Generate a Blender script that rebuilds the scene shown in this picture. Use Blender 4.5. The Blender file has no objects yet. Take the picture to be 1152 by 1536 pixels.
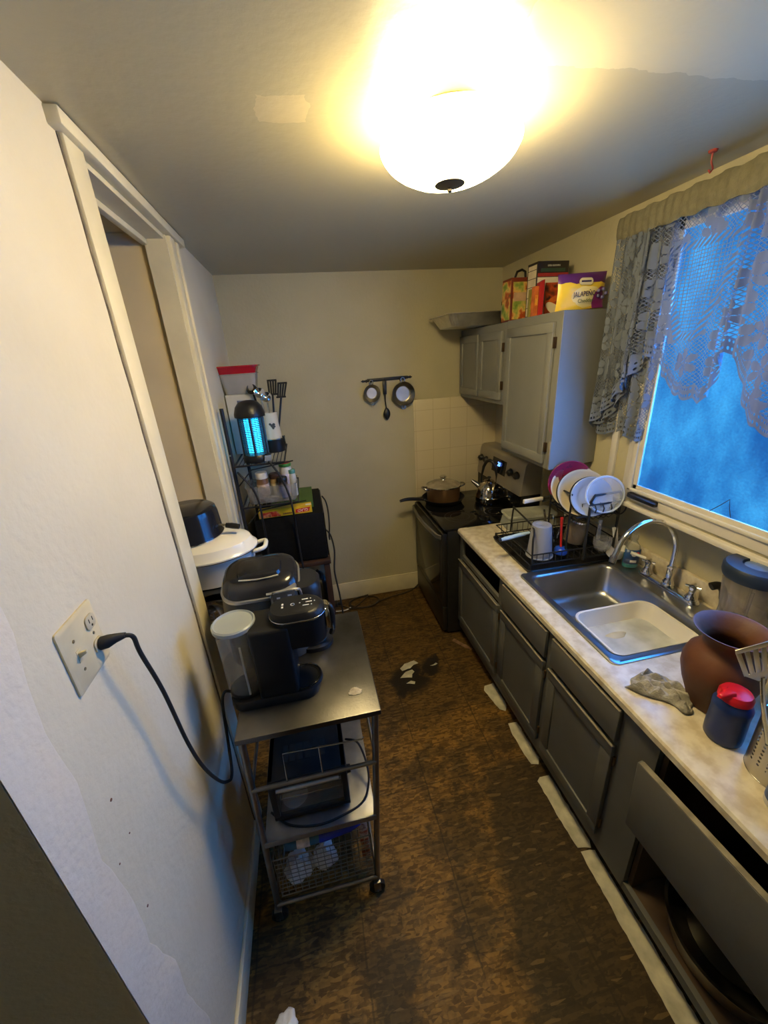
import bpy, bmesh, math, random
from mathutils import Matrix, Vector
random.seed(7)
PI = math.pi
SC = bpy.context.scene
COL = SC.collection

# ------------------------------------------------------------------ camera, world, lights, exposure
cd = bpy.data.cameras.new('camera')
cam = bpy.data.objects.new('camera', cd); COL.objects.link(cam)
yaw, pitch, roll = 0.1795, -0.378, -0.0648
fw = Vector((math.sin(yaw)*math.cos(pitch), math.cos(yaw)*math.cos(pitch), math.sin(pitch)))
r0 = Vector((math.cos(yaw), -math.sin(yaw), 0.0)); u0 = r0.cross(fw)
rt = math.cos(roll)*r0 + math.sin(roll)*u0; up = -math.sin(roll)*r0 + math.cos(roll)*u0
cam.matrix_world = Matrix(((rt.x, up.x, -fw.x, 0.0), (rt.y, up.y, -fw.y, 0.0), (rt.z, up.z, -fw.z, 2.0719), (0, 0, 0, 1)))
cd.sensor_fit = 'VERTICAL'; cd.sensor_height = 36.0
cd.lens = 585.15/1536*36.0
cd.clip_start = 0.02
SC.camera = cam

w = bpy.data.worlds.new('world'); SC.world = w; w.use_nodes = True
bg = w.node_tree.nodes['Background']
bg.inputs['Color'].default_value = (0.045, 0.32, 0.80, 1)
bg.inputs['Strength'].default_value = 1.25

sd = bpy.data.lights.new('evening_sky', 'SUN'); sd.energy = 46.0; sd.color = (.045, .30, 1.0); sd.angle = 2.9
so = bpy.data.objects.new('evening_sky', sd); COL.objects.link(so); so.location = (6, 1, 4)
so.rotation_euler = Vector((-.72, .66, -.46)).to_track_quat('-Z', 'Y').to_euler()

SC.view_settings.view_transform = 'Standard'
SC.view_settings.look = 'None'
SC.view_settings.gamma = 1.0
SC.view_settings.use_curve_mapping = False
SC.view_settings.exposure = 0.35
LAMP = (0.46, 1.23)
LAMP_BOWL = 65.0          # emission of the lit glass bowl
LAMP_BULB = 1.8           # watts, each bulb inside the bowl
WARM = (1.0, 0.78, 0.37)

# ------------------------------------------------------------------ helpers
def lin(c):
    if isinstance(c, str):
        c = c.lstrip('#'); c = [int(c[i:i+2], 16)/255 for i in (0, 2, 4)]
        c = [(v/12.92 if v <= .04045 else ((v+.055)/1.055)**2.4) for v in c]
    return (c[0], c[1], c[2], 1.0)

MATS = {}
def mat(name, col, rough=.5, metal=0., noise=None, bump=None, trans=0., alpha=1., emis=0., coat=0., ior=1.45, spec=.5):
    """noise=(scale, amount) varies the colour, bump=(scale, strength)"""
    if name in MATS: return MATS[name]
    m = bpy.data.materials.new(name); m.use_nodes = True
    nt = m.node_tree; b = nt.nodes['Principled BSDF']
    c = lin(col)
    b.inputs['Base Color'].default_value = c
    b.inputs['Roughness'].default_value = rough
    b.inputs['Metallic'].default_value = metal
    b.inputs['Transmission Weight'].default_value = trans
    b.inputs['Alpha'].default_value = alpha
    b.inputs['IOR'].default_value = ior
    b.inputs['Specular IOR Level'].default_value = spec
    b.inputs['Coat Weight'].default_value = coat
    if emis:
        b.inputs['Emission Color'].default_value = c
        b.inputs['Emission Strength'].default_value = emis
    if noise or bump:
        tc = nt.nodes.new('ShaderNodeTexCoord')
    if noise:
        n = nt.nodes.new('ShaderNodeTexNoise'); n.inputs['Scale'].default_value = noise[0]; n.inputs['Detail'].default_value = 5
        nt.links.new(tc.outputs['Object'], n.inputs['Vector'])
        r = nt.nodes.new('ShaderNodeValToRGB')
        a = noise[1]
        r.color_ramp.elements[0].position = .3; r.color_ramp.elements[1].position = .7
        r.color_ramp.elements[0].color = (c[0]*(1-a), c[1]*(1-a), c[2]*(1-a), 1)
        r.color_ramp.elements[1].color = (min(1, c[0]*(1+a)), min(1, c[1]*(1+a)), min(1, c[2]*(1+a)), 1)
        nt.links.new(n.outputs['Fac'], r.inputs['Fac']); nt.links.new(r.outputs['Color'], b.inputs['Base Color'])
    if bump:
        n2 = nt.nodes.new('ShaderNodeTexNoise'); n2.inputs['Scale'].default_value = bump[0]; n2.inputs['Detail'].default_value = 4
        nt.links.new(tc.outputs['Object'], n2.inputs['Vector'])
        bp = nt.nodes.new('ShaderNodeBump'); bp.inputs['Strength'].default_value = bump[1]; bp.inputs['Distance'].default_value = .01
        nt.links.new(n2.outputs['Fac'], bp.inputs['Height']); nt.links.new(bp.outputs['Normal'], b.inputs['Normal'])
    MATS[name] = m
    return m

def nodes_of(name):
    m = bpy.data.materials.new(name); m.use_nodes = True; MATS[name] = m
    return m, m.node_tree, m.node_tree.nodes, m.node_tree.links, m.node_tree.nodes['Principled BSDF']

class MB:
    """collects shapes into one mesh"""
    def __init__(s): s.bm = bmesh.new(); s.M = Matrix(); s.mi = 0; s.uv = None
    def at(s, x=0, y=0, z=0, rx=0, ry=0, rz=0):
        s.M = Matrix.Translation((x, y, z)) @ Matrix.Rotation(rz, 4, 'Z') @ Matrix.Rotation(ry, 4, 'Y') @ Matrix.Rotation(rx, 4, 'X'); return s
    def m(s, i): s.mi = i; return s
    def v(s, p): return s.bm.verts.new(s.M @ Vector(p))
    def f(s, vs):
        try:
            fc = s.bm.faces.new(vs); fc.material_index = s.mi; return fc
        except ValueError: return None
    def box(s, x0, x1, y0, y1, z0, z1, b=0., seg=2):
        if x0 > x1: x0, x1 = x1, x0
        if y0 > y1: y0, y1 = y1, y0
        if z0 > z1: z0, z1 = z1, z0
        c = [s.v(p) for p in ((x0,y0,z0),(x1,y0,z0),(x1,y1,z0),(x0,y1,z0),(x0,y0,z1),(x1,y0,z1),(x1,y1,z1),(x0,y1,z1))]
        fs = [s.f([c[i] for i in q]) for q in ((0,3,2,1),(4,5,6,7),(0,1,5,4),(1,2,6,5),(2,3,7,6),(3,0,4,7))]
        if b > 0:
            es = list({e for f in fs for e in f.edges})
            r = bmesh.ops.bevel(s.bm, geom=es, offset=b, segments=seg, affect='EDGES', profile=.5, clamp_overlap=True)
            for f in r['faces']: f.material_index = s.mi
        return s
    def hexa(s, p, b=0.):
        c = [s.v(q) for q in p]
        fs = [s.f([c[i] for i in q]) for q in ((0,3,2,1),(4,5,6,7),(0,1,5,4),(1,2,6,5),(2,3,7,6),(3,0,4,7))]
        if b > 0:
            es = list({e for f in fs for e in f.edges})
            bmesh.ops.bevel(s.bm, geom=es, offset=b, segments=2, affect='EDGES', profile=.5, clamp_overlap=True)
        return s
    def loft(s, loops, cap0=True, cap1=True, closed=True):
        R = [[s.v(p) for p in L] for L in loops]
        n = len(R[0])
        for a, b in zip(R, R[1:]):
            for i in range(n if closed else n-1):
                j = (i+1) % n
                s.f([a[i], a[j], b[j], b[i]])
        if cap0: s.f(R[0][::-1])
        if cap1: s.f(R[-1])
        return s
    def lathe(s, prof, seg=32, cap0=False, cap1=False):
        L = []
        for r, z in prof:
            r = max(r, 1e-5)
            L.append([(r*math.cos(2*PI*k/seg), r*math.sin(2*PI*k/seg), z) for k in range(seg)])
        return s.loft(L, cap0, cap1)
    def cyl(s, p0, p1, r0, r1=None, seg=16):
        return s.tube([p0, p1], r0, seg, r_end=r1)
    def tube(s, pts, r, seg=8, closed=False, r_end=None):
        P = [Vector(p) for p in pts]; n = len(P)
        T = []
        for i in range(n):
            a = P[i-1] if (i > 0 or closed) else P[i]
            b = P[(i+1) % n] if (i < n-1 or closed) else P[i]
            t = (b-a); T.append(t.normalized() if t.length > 1e-9 else Vector((0,0,1)))
        up = Vector((0,0,1)) if abs(T[0].z) < .9 else Vector((1,0,0))
        N = (up - T[0]*up.dot(T[0])).normalized()
        L = []
        for i in range(n):
            if i:
                N = (N - T[i]*N.dot(T[i]))
                if N.length < 1e-6: N = T[i].orthogonal()
                N.normalize()
            B = T[i].cross(N)
            rr = r if not isinstance(r, (list, tuple)) else r[i]
            if r_end is not None: rr = r + (r_end-r)*i/(n-1)
            L.append([tuple(P[i] + N*(rr*math.cos(2*PI*k/seg)) + B*(rr*math.sin(2*PI*k/seg))) for k in range(seg)])
        if closed:
            R = [[s.v(p) for p in q] for q in L]
            for a, b in zip(R, R[1:]+R[:1]):
                for k in range(seg): s.f([a[k], a[(k+1) % seg], b[(k+1) % seg], b[k]])
        else: s.loft(L)
        return s
    def prism(s, poly, z0, z1):
        return s.loft([[(x, y, z0) for x, y in poly], [(x, y, z1) for x, y in poly]])
    def grid(s, fn, nu, nv, uvfn=None):
        V = [[s.v(fn(i/nu, j/nv)) for j in range(nv+1)] for i in range(nu+1)]
        F = []
        for i in range(nu):
            for j in range(nv):
                fc = s.f([V[i][j], V[i+1][j], V[i+1][j+1], V[i][j+1]])
                if uvfn and fc:
                    lay = s.bm.loops.layers.uv.verify()
                    for l, (a, b) in zip(fc.loops, ((i,j),(i+1,j),(i+1,j+1),(i,j+1))): l[lay].uv = uvfn(a/nu, b/nv)
        return s
    def build(s, name, mats, parent=None, smooth=True, angle=40, solid=0., sub=0):
        me = bpy.data.meshes.new(name)
        bmesh.ops.recalc_face_normals(s.bm, faces=s.bm.faces) if not solid else None
        s.bm.to_mesh(me); s.bm.free()
        if not isinstance(mats, (list, tuple)): mats = [mats]
        for q in mats: me.materials.append(q)
        if smooth:
            me.shade_smooth(); me.set_sharp_from_angle(angle=math.radians(angle))
        o = bpy.data.objects.new(name, me); COL.objects.link(o)
        if parent is not None: o.parent = parent
        if solid:
            md = o.modifiers.new('solid', 'SOLIDIFY'); md.thickness = solid; md.offset = 0
        if sub:
            md = o.modifiers.new('sub', 'SUBSURF'); md.levels = sub; md.render_levels = sub
        return o

def tag(o, label, cat, group=None, kind=None):
    o['label'] = label; o['category'] = cat
    if group: o['group'] = group
    if kind: o['kind'] = kind
    return o
def thing(name, label, cat, loc=(0,0,0), rz=0., group=None):
    o = bpy.data.objects.new(name, None); COL.objects.link(o); o.empty_display_size = .05
    o.location = loc; o.rotation_euler = (0, 0, rz)
    return tag(o, label, cat, group)
def struct(o): o['kind'] = 'structure'; return o
def dup(root, loc, rz=0., label=None):
    r = root.copy(); COL.objects.link(r); r.location = loc; r.rotation_euler = (0, 0, rz)
    if label: r['label'] = label
    for ch in list(root.children):
        c = ch.copy(); COL.objects.link(c); c.parent = r
        for g in ch.children:
            d = g.copy(); COL.objects.link(d); d.parent = c
    return r
def place(o, x, y, z, rz=0.): o.location = (x, y, z); o.rotation_euler = (0, 0, rz); return o
def rrect(cx, cy, hx, hy, r, z, n=6):
    """rounded rectangle loop"""
    P = []
    for (sx, sy, a0) in ((1,1,0),(-1,1,PI/2),(-1,-1,PI),(1,-1,1.5*PI)):
        for k in range(n+1):
            a = a0 + (PI/2)*k/n
            P.append((cx + sx*(hx-r) + r*math.cos(a), cy + sy*(hy-r) + r*math.sin(a), z))
    return P
def spline(pts, n=8):
    P = [Vector(p) for p in pts]; out = []
    for i in range(len(P)-1):
        p0 = P[max(i-1,0)]; p1 = P[i]; p2 = P[i+1]; p3 = P[min(i+2,len(P)-1)]
        for k in range(n):
            t = k/n
            out.append(tuple(.5*((2*p1) + (p2-p0)*t + (2*p0-5*p1+4*p2-p3)*t*t + (3*p1-p0-3*p2+p3)*t**3)))
    out.append(tuple(P[-1])); return out
def arc(c, r, a0, a1, n, plane='xz'):
    out = []
    for k in range(n+1):
        a = a0+(a1-a0)*k/n; u = r*math.cos(a); v = r*math.sin(a)
        out.append({'xz': (c[0]+u, c[1], c[2]+v), 'yz': (c[0], c[1]+u, c[2]+v), 'xy': (c[0]+u, c[1]+v, c[2])}[plane])
    return out
def text(name, s, size, m, parent, M, ext=.0004, sx=1.):
    cu = bpy.data.curves.new(name, 'FONT'); cu.body = s; cu.size = size; cu.align_x = 'CENTER'; cu.align_y = 'CENTER'; cu.extrude = ext; cu.resolution_u = 2
    t = bpy.data.objects.new(name+'_tmp', cu); COL.objects.link(t)
    dg = bpy.context.evaluated_depsgraph_get(); dg.update()
    me = bpy.data.meshes.new_from_object(t.evaluated_get(dg)); me.name = name
    bpy.data.objects.remove(t); bpy.data.curves.remove(cu)
    me.transform(M @ Matrix.Diagonal((sx, 1, 1, 1)))
    me.materials.clear(); me.materials.append(m)
    o = bpy.data.objects.new(name, me); COL.objects.link(o); o.parent = parent
    return o
# orientation for writing on faces that look towards -y, -x, +x or up
def face(d, x, y, z, rot=0.):
    B = {'-y': Matrix.Rotation(PI/2, 4, 'X'), '-x': Matrix.Rotation(-PI/2, 4, 'Z') @ Matrix.Rotation(PI/2, 4, 'X'),
         '+x': Matrix.Rotation(PI/2, 4, 'Z') @ Matrix.Rotation(PI/2, 4, 'X'), '+z': Matrix()}[d]
    return Matrix.Translation((x, y, z)) @ B @ Matrix.Rotation(rot, 4, 'Z')

# ------------------------------------------------------------------ materials of the room
XL, YB, XR, H = -0.4775, 3.125, 1.588, 2.638

def wall_mat(name, col, stain, bump=.25):
    m, nt, N, L, b = nodes_of(name)
    tc = N.new('ShaderNodeTexCoord')
    n1 = N.new('ShaderNodeTexNoise'); n1.inputs['Scale'].default_value = 2.2; n1.inputs['Detail'].default_value = 6
    n2 = N.new('ShaderNodeTexNoise'); n2.inputs['Scale'].default_value = 55; n2.inputs['Detail'].default_value = 3
    L.new(tc.outputs['Object'], n1.inputs['Vector']); L.new(tc.outputs['Object'], n2.inputs['Vector'])
    r = N.new('ShaderNodeValToRGB'); r.color_ramp.elements[0].position = .32; r.color_ramp.elements[1].position = .62
    r.color_ramp.elements[0].color = lin(stain); r.color_ramp.elements[1].color = lin(col)
    L.new(n1.outputs['Fac'], r.inputs['Fac']); L.new(r.outputs['Color'], b.inputs['Base Color'])
    ad = N.new('ShaderNodeMath'); ad.operation = 'MULTIPLY_ADD'; ad.inputs[1].default_value = 2.0
    L.new(n1.outputs['Fac'], ad.inputs[0]); L.new(n2.outputs['Fac'], ad.inputs[2])
    bp = N.new('ShaderNodeBump'); bp.inputs['Strength'].default_value = bump; bp.inputs['Distance'].default_value = .006
    L.new(ad.outputs[0], bp.inputs['Height']); L.new(bp.outputs['Normal'], b.inputs['Normal'])
    b.inputs['Roughness'].default_value = .55
    return m
M_WALL = wall_mat('wall_paint_shaded', (.475, .43, .285), (.425, .38, .24))  # darker than the left wall's paint: lamp falloff put into the colour
M_WALLL = wall_mat('wall_paint_left_lit', (.66, .59, .425), (.60, .53, .37), .35)  # lit copy of the wall paint, lighter for standing near the lamp
M_TRIM = mat('trim_paint', (.64, .57, .38), .4, noise=(9, .06), bump=(30, .1))
M_WHITE = mat('window_paint', (.62, .58, .50), .38, noise=(7, .06))

# ceiling: grey brown gloss paint, an older cream coat beyond a ragged brush edge, one filled patch
def ceiling_mat():
    m, nt, N, L, b = nodes_of('ceiling_paint')
    g = N.new('ShaderNodeNewGeometry'); sp = N.new('ShaderNodeSeparateXYZ'); L.new(g.outputs['Position'], sp.inputs[0])
    n1 = N.new('ShaderNodeTexNoise'); n1.inputs['Scale'].default_value = 16; n1.inputs['Detail'].default_value = 6; L.new(g.outputs['Position'], n1.inputs['Vector'])
    n2 = N.new('ShaderNodeTexNoise'); n2.inputs['Scale'].default_value = 38; n2.inputs['Detail'].default_value = 4; L.new(g.outputs['Position'], n2.inputs['Vector'])
    def math_(op, a, c=None):
        q = N.new('ShaderNodeMath'); q.operation = op
        for i, val in enumerate((a, c)):
            if val is None: continue
            if isinstance(val, (int, float)): q.inputs[i].default_value = val
            else: L.new(val, q.inputs[i])
        return q.outputs[0]
    jit = math_('MULTIPLY', math_('SUBTRACT', n1.outputs['Fac'], .5), .05)
    yj = math_('ADD', sp.outputs['Y'], jit); xj = math_('ADD', sp.outputs['X'], jit)
    old = math_('MULTIPLY', math_('LESS_THAN', yj, 1.045), math_('GREATER_THAN', xj, .50))
    patch = math_('MULTIPLY', math_('MULTIPLY', math_('GREATER_THAN', xj, -.02), math_('LESS_THAN', xj, .10)),
                  math_('MULTIPLY', math_('GREATER_THAN', yj, 1.19), math_('LESS_THAN', yj, 1.30)))
    mx = N.new('ShaderNodeMix'); mx.data_type = 'RGBA'; L.new(old, mx.inputs[0])
    mx.inputs[6].default_value = (.43, .385, .25, 1); mx.inputs[7].default_value = (.56, .50, .33, 1)
    mx2 = N.new('ShaderNodeMix'); mx2.data_type = 'RGBA'; L.new(math_('MULTIPLY', patch, .8), mx2.inputs[0]); L.new(mx.outputs[2], mx2.inputs[6])
    mx2.inputs[7].default_value = (.57, .49, .31, 1)
    L.new(mx2.outputs[2], b.inputs['Base Color'])
    b.inputs['Roughness'].default_value = .36
    bp = N.new('ShaderNodeBump'); bp.inputs['Strength'].default_value = .22; bp.inputs['Distance'].default_value = .004
    L.new(math_('ADD', n1.outputs['Fac'], n2.outputs['Fac']), bp.inputs['Height']); L.new(bp.outputs['Normal'], b.inputs['Normal'])
    return m
M_CEIL = ceiling_mat()

# floor: worn strand board under scraped dark adhesive
def floor_mat():
    m, nt, N, L, b = nodes_of('strand_board_floor')
    g = N.new('ShaderNodeNewGeometry'); sp = N.new('ShaderNodeSeparateXYZ'); L.new(g.outputs['Position'], sp.inputs[0])
    X, Y = sp.outputs['X'], sp.outputs['Y']
    def math_(op, a, c=None, d=None):
        q = N.new('ShaderNodeMath'); q.operation = op
        for i, val in enumerate((a, c, d)):
            if val is None: continue
            if isinstance(val, (int, float)): q.inputs[i].default_value = val
            else: L.new(val, q.inputs[i])
        return q.outputs[0]
    def noise(scale, detail=5, vec=None, rough=.6):
        n = N.new('ShaderNodeTexNoise'); n.inputs['Scale'].default_value = scale; n.inputs['Detail'].default_value = detail; n.inputs['Roughness'].default_value = rough
        L.new(vec or g.outputs['Position'], n.inputs['Vector']); return n.outputs['Fac']
    def smooth(v, lo, hi):
        q = N.new('ShaderNodeMapRange'); q.interpolation_type = 'SMOOTHSTEP'; L.new(v, q.inputs[0]); q.inputs[1].default_value = lo; q.inputs[2].default_value = hi; return q.outputs[0]
    def strands(ang, sx, sy):
        mp = N.new('ShaderNodeMapping'); mp.inputs['Rotation'].default_value = (0, 0, ang); mp.inputs['Scale'].default_value = (sx, sy, 1)
        L.new(g.outputs['Position'], mp.inputs['Vector'])
        v = N.new('ShaderNodeTexVoronoi'); v.inputs['Scale'].default_value = 1.0; v.inputs['Randomness'].default_value = 1
        L.new(mp.outputs[0], v.inputs['Vector']); q = N.new('ShaderNodeSeparateColor'); L.new(v.outputs['Color'], q.inputs[0]); return q.outputs[0]
    s1 = strands(.5, 20, 105); s2 = strands(2.0, 22, 120); s3 = strands(1.25, 19, 95)
    pick = noise(14, 2)
    s4 = strands(2.7, 20, 100)
    pk1 = smooth(noise(17, 1), .47, .50); pk2 = smooth(noise(19, 1), .47, .50); pk3 = smooth(noise(14, 1), .48, .51)
    def lerp(f, a, c): return math_('ADD', math_('MULTIPLY', a, math_('SUBTRACT', 1.0, f)), math_('MULTIPLY', c, f))
    st = lerp(pk3, lerp(pk1, s1, s2), lerp(pk2, s3, s4))
    st = math_('ADD', math_('MULTIPLY', st, .50), math_('MULTIPLY', noise(62, 5), .50))
    chip = smooth(strands(.9, 24, 110), .955, .975)
    big = noise(3.1, 6); med = noise(9, 6)
    def mix(fac, A, B):
        q = N.new('ShaderNodeMix'); q.data_type = 'RGBA'; L.new(fac, q.inputs[0])
        for idx, val in ((6, A), (7, B)):
            if isinstance(val, tuple): q.inputs[idx].default_value = val
            else: L.new(val, q.inputs[idx])
        return q.outputs[2]
    board = mix(smooth(st, .25, .80), (.088, .042, .007, 1), (.255, .135, .026, 1))
    grime = mix(smooth(st, .25, .82), (.018, .011, .0045, 1), (.042, .0255, .0095, 1))
    # where the dark adhesive is left on: clouds, plus the traffic bands
    wob = math_('MULTIPLY', math_('SUBTRACT', med, .5), .28)
    xw = math_('ADD', X, wob); yw = math_('ADD', Y, wob)
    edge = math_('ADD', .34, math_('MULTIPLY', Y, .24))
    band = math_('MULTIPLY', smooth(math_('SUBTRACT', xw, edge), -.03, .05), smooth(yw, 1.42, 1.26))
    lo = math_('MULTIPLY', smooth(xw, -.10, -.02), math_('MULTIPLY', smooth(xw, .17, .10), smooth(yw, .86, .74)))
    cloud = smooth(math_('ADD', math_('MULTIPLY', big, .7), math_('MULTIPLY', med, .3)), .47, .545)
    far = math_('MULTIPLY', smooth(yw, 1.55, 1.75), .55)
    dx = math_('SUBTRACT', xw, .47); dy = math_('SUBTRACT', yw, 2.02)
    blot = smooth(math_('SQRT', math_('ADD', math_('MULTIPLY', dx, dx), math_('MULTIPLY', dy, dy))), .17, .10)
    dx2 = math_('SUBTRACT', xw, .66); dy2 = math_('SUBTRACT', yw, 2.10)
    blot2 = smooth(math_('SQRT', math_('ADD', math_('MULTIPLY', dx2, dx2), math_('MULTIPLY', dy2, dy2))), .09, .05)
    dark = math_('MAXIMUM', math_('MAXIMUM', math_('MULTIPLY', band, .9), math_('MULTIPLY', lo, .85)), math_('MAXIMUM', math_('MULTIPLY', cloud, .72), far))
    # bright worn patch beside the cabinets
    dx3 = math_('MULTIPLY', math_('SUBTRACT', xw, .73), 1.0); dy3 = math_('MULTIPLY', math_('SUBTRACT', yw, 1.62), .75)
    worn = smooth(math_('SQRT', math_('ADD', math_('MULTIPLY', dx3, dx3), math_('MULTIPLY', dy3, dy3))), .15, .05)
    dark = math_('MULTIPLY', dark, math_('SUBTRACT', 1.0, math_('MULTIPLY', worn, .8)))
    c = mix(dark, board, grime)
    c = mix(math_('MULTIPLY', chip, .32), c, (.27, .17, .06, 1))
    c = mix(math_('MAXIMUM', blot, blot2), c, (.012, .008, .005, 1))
    # joints of the old tiles, 0.405 m
    def joint(v, off, wd):
        fr = math_('FRACT', math_('MULTIPLY', math_('ADD', v, off), 1/.405))
        return math_('LESS_THAN', math_('ABSOLUTE', math_('SUBTRACT', fr, .5)), wd)
    jn = math_('MAXIMUM', joint(math_('ADD', X, math_('MULTIPLY', wob, .05)), .24, .009), joint(math_('ADD', Y, math_('MULTIPLY', wob, .05)), .11, .009))
    jn = math_('MULTIPLY', jn, math_('MULTIPLY', smooth(big, .38, .5), .55))
    c = mix(jn, c, (.016, .010, .004, 1))
    L.new(c, b.inputs['Base Color'])
    rg = N.new('ShaderNodeMapRange'); L.new(med, rg.inputs[0]); rg.inputs[3].default_value = .42; rg.inputs[4].default_value = .75; L.new(rg.outputs[0], b.inputs['Roughness'])
    b.inputs['Specular IOR Level'].default_value = .3
    bp = N.new('ShaderNodeBump'); bp.inputs['Strength'].default_value = .35; bp.inputs['Distance'].default_value = .004
    L.new(st, bp.inputs['Height']); L.new(bp.outputs['Normal'], b.inputs['Normal'])
    return m
M_FLOOR = floor_mat()

M_CAB = mat('cabinet_grey_paint_shaded', (.115, .114, .105), .45, noise=(6, .07), bump=(60, .06))  # darker than the upper cabinets' copy: weaker light put into the colour
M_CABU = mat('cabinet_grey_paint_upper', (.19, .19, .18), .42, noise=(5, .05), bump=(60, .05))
M_CABIN = mat('raw_cabinet_inside', (.085, .05, .028), .7, noise=(8, .25))
M_BARE = mat('worn_wood_edge_highlight', (.23, .205, .16), .6, noise=(25, .3))  # bare wood edge, with the highlight along it put into the colour
def laminate():
    m, nt, N, L, b = nodes_of('counter_laminate')
    tc = N.new('ShaderNodeTexCoord')
    n1 = N.new('ShaderNodeTexNoise'); n1.inputs['Scale'].default_value = 26; n1.inputs['Detail'].default_value = 7
    n2 = N.new('ShaderNodeTexNoise'); n2.inputs['Scale'].default_value = 3.5; n2.inputs['Detail'].default_value = 5
    for n in (n1, n2): L.new(tc.outputs['Object'], n.inputs['Vector'])
    r = N.new('ShaderNodeValToRGB'); r.color_ramp.elements[0].position = .36; r.color_ramp.elements[1].position = .62
    r.color_ramp.elements[0].color = (.58, .49, .34, 1); r.color_ramp.elements[1].color = (.76, .69, .54, 1)
    L.new(n1.outputs['Fac'], r.inputs['Fac'])
    mx = N.new('ShaderNodeMix'); mx.data_type = 'RGBA'; mx.blend_type = 'MULTIPLY'; mx.inputs[0].default_value = .35
    L.new(r.outputs['Color'], mx.inputs[6]); L.new(n2.outputs['Fac'], mx.inputs[7]); L.new(mx.outputs[2], b.inputs['Base Color'])
    b.inputs['Roughness'].default_value = .33
    return m
M_LAM = laminate()
M_STEEL = mat('brushed_steel', (.46, .46, .46), .27, 1., noise=(14, .12), bump=(90, .04))
M_SINK = mat('sink_steel', (.42, .43, .45), .30, 1., noise=(9, .10))
M_CHROME = mat('chrome', (.72, .72, .74), .10, 1.)
M_CARTTOP = mat('cart_steel', (.105, .10, .092), .38, 1., noise=(7, .35), bump=(120, .05))
M_CARTLEG = mat('cart_tube', (.26, .245, .22), .38, 1., noise=(12, .2))
M_BLACK = mat('black_plastic', (.010, .010, .011), .38, noise=(30, .2))
M_BLACKG = mat('black_gloss', (.006, .006, .007), .08)
M_BLACKM = mat('black_metal', (.011, .011, .012), .45, noise=(20, .3))
M_RUBBER = mat('black_rubber', (.012, .011, .011), .65)
M_PLWHITE = mat('white_plastic', (.72, .70, .66), .35)
M_IVORY = mat('ivory_plate', (.58, .50, .31), .35, noise=(20, .08))
M_CLEAR = mat('clear_plastic', (.88, .90, .92), .12, trans=.85, ior=1.25, alpha=.45)
M_FROST = mat('frosted_plastic', (.74, .76, .78), .35, trans=.35, alpha=.6, ior=1.3)
M_DARKIN = mat('shadow_void', (.02, .015, .01), .8, noise=(10, .3))
# ------------------------------------------------------------------ structure
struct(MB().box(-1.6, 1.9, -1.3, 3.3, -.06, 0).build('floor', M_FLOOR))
struct(MB().box(-1.6, 1.9, -1.3, 3.3, H, H+.06).build('ceiling', M_CEIL))
struct(MB().box(-.60, 1.8, YB, YB+.1, 0, H).build('wall_back', M_WALL))
# left wall: solid stretch near the camera, closet doorway, then the stretch behind the rack
b = MB()
b.hexa([(-1.35, .455, 0), (XL, .455, 0), (XL, 1.30, 0), (-1.35, 1.30, 0), (-1.35, .477, H), (XL, .477, H), (XL, 1.30, H), (-1.35, 1.30, H)])
b.box(-.60, XL, 2.20, YB, 0, H)
struct(b.build('wall_left', M_WALLL, smooth=False))
b = MB()
b.box(-1.35, -.56, 2.092, 2.21, 0, H)      # closet wall facing the camera
b.box(-1.38, -1.32, 1.28, 2.2, 0, H)
struct(b.build('wall_closet', mat('closet_paint', (.66, .54, .33), .6, noise=(4, .06)), smooth=False))
struct(MB().box(-1.35, -.56, 1.3, 2.15, 2.61, 2.632).build('ceiling_closet', mat('closet_ceiling', (.33, .29, .22), .6, noise=(8, .1)), smooth=False))
# wall behind and beside the camera, never in view
b = MB(); b.box(-1.6, 1.9, -1.36, -1.3, 0, H); b.box(-1.66, -1.6, -1.3, .5, 0, H)
struct(b.build('wall_rear', M_WALL, smooth=False))
# right wall: upper part stands forward over the counter recess
b = MB()
b.box(XR, XR+.04, 1.665, YB, 1.29, H); b.box(XR, XR+.04, .25, 1.665, 2.53, H); b.box(XR, XR+.04, -1.3, .25, 1.29, H)
b.box(XR, XR+.04, .25, 1.665, 1.29, 1.325); b.box(XR, 1.82, -1.3, 2.372, 1.282, 1.296)
struct(b.build('wall_right', M_WALL, smooth=False))
struct(MB().box(1.735, 1.82, -1.3, 2.372, 0, 1.282).build('wall_right_recess', M_WALL, smooth=False))
struct(MB().box(XR, 1.82, 2.372, YB, 0, 1.29).build('wall_right_stove', M_WALL, smooth=False))
# door casing of the closet
b = MB()
b.box(XL-.005, XL+.012, 1.288, 1.386, 0, 2.635, .003)       # near casing board
b.box(-.56, XL+.004, 1.372, 1.386, 0, 2.60)
b.box(XL-.005, XL+.02, 2.088, 2.15, 0, 2.60, .004)            # far casing, stepped
b.box(XL-.005, XL+.012, 2.15, 2.185, 0, 2.60, .004)
b.box(XL-.005, XL+.022, 2.185, 2.215, 0, 2.60, .006)
b.box(-.56, XL+.004, 2.075, 2.09, 0, 2.60)
struct(b.build('door_1', M_TRIM))
b = MB()
b.box(XL-.005, XL+.030, 1.25, 2.30, 2.60, H-.003, .004)
b.box(-.56, XL-.004, 1.386, 2.09, 2.585, 2.605)
b.box(-.575, -.55, 1.386, 2.09, 2.565, 2.60, .003)
struct(b.build('trim_1', M_TRIM))
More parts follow.
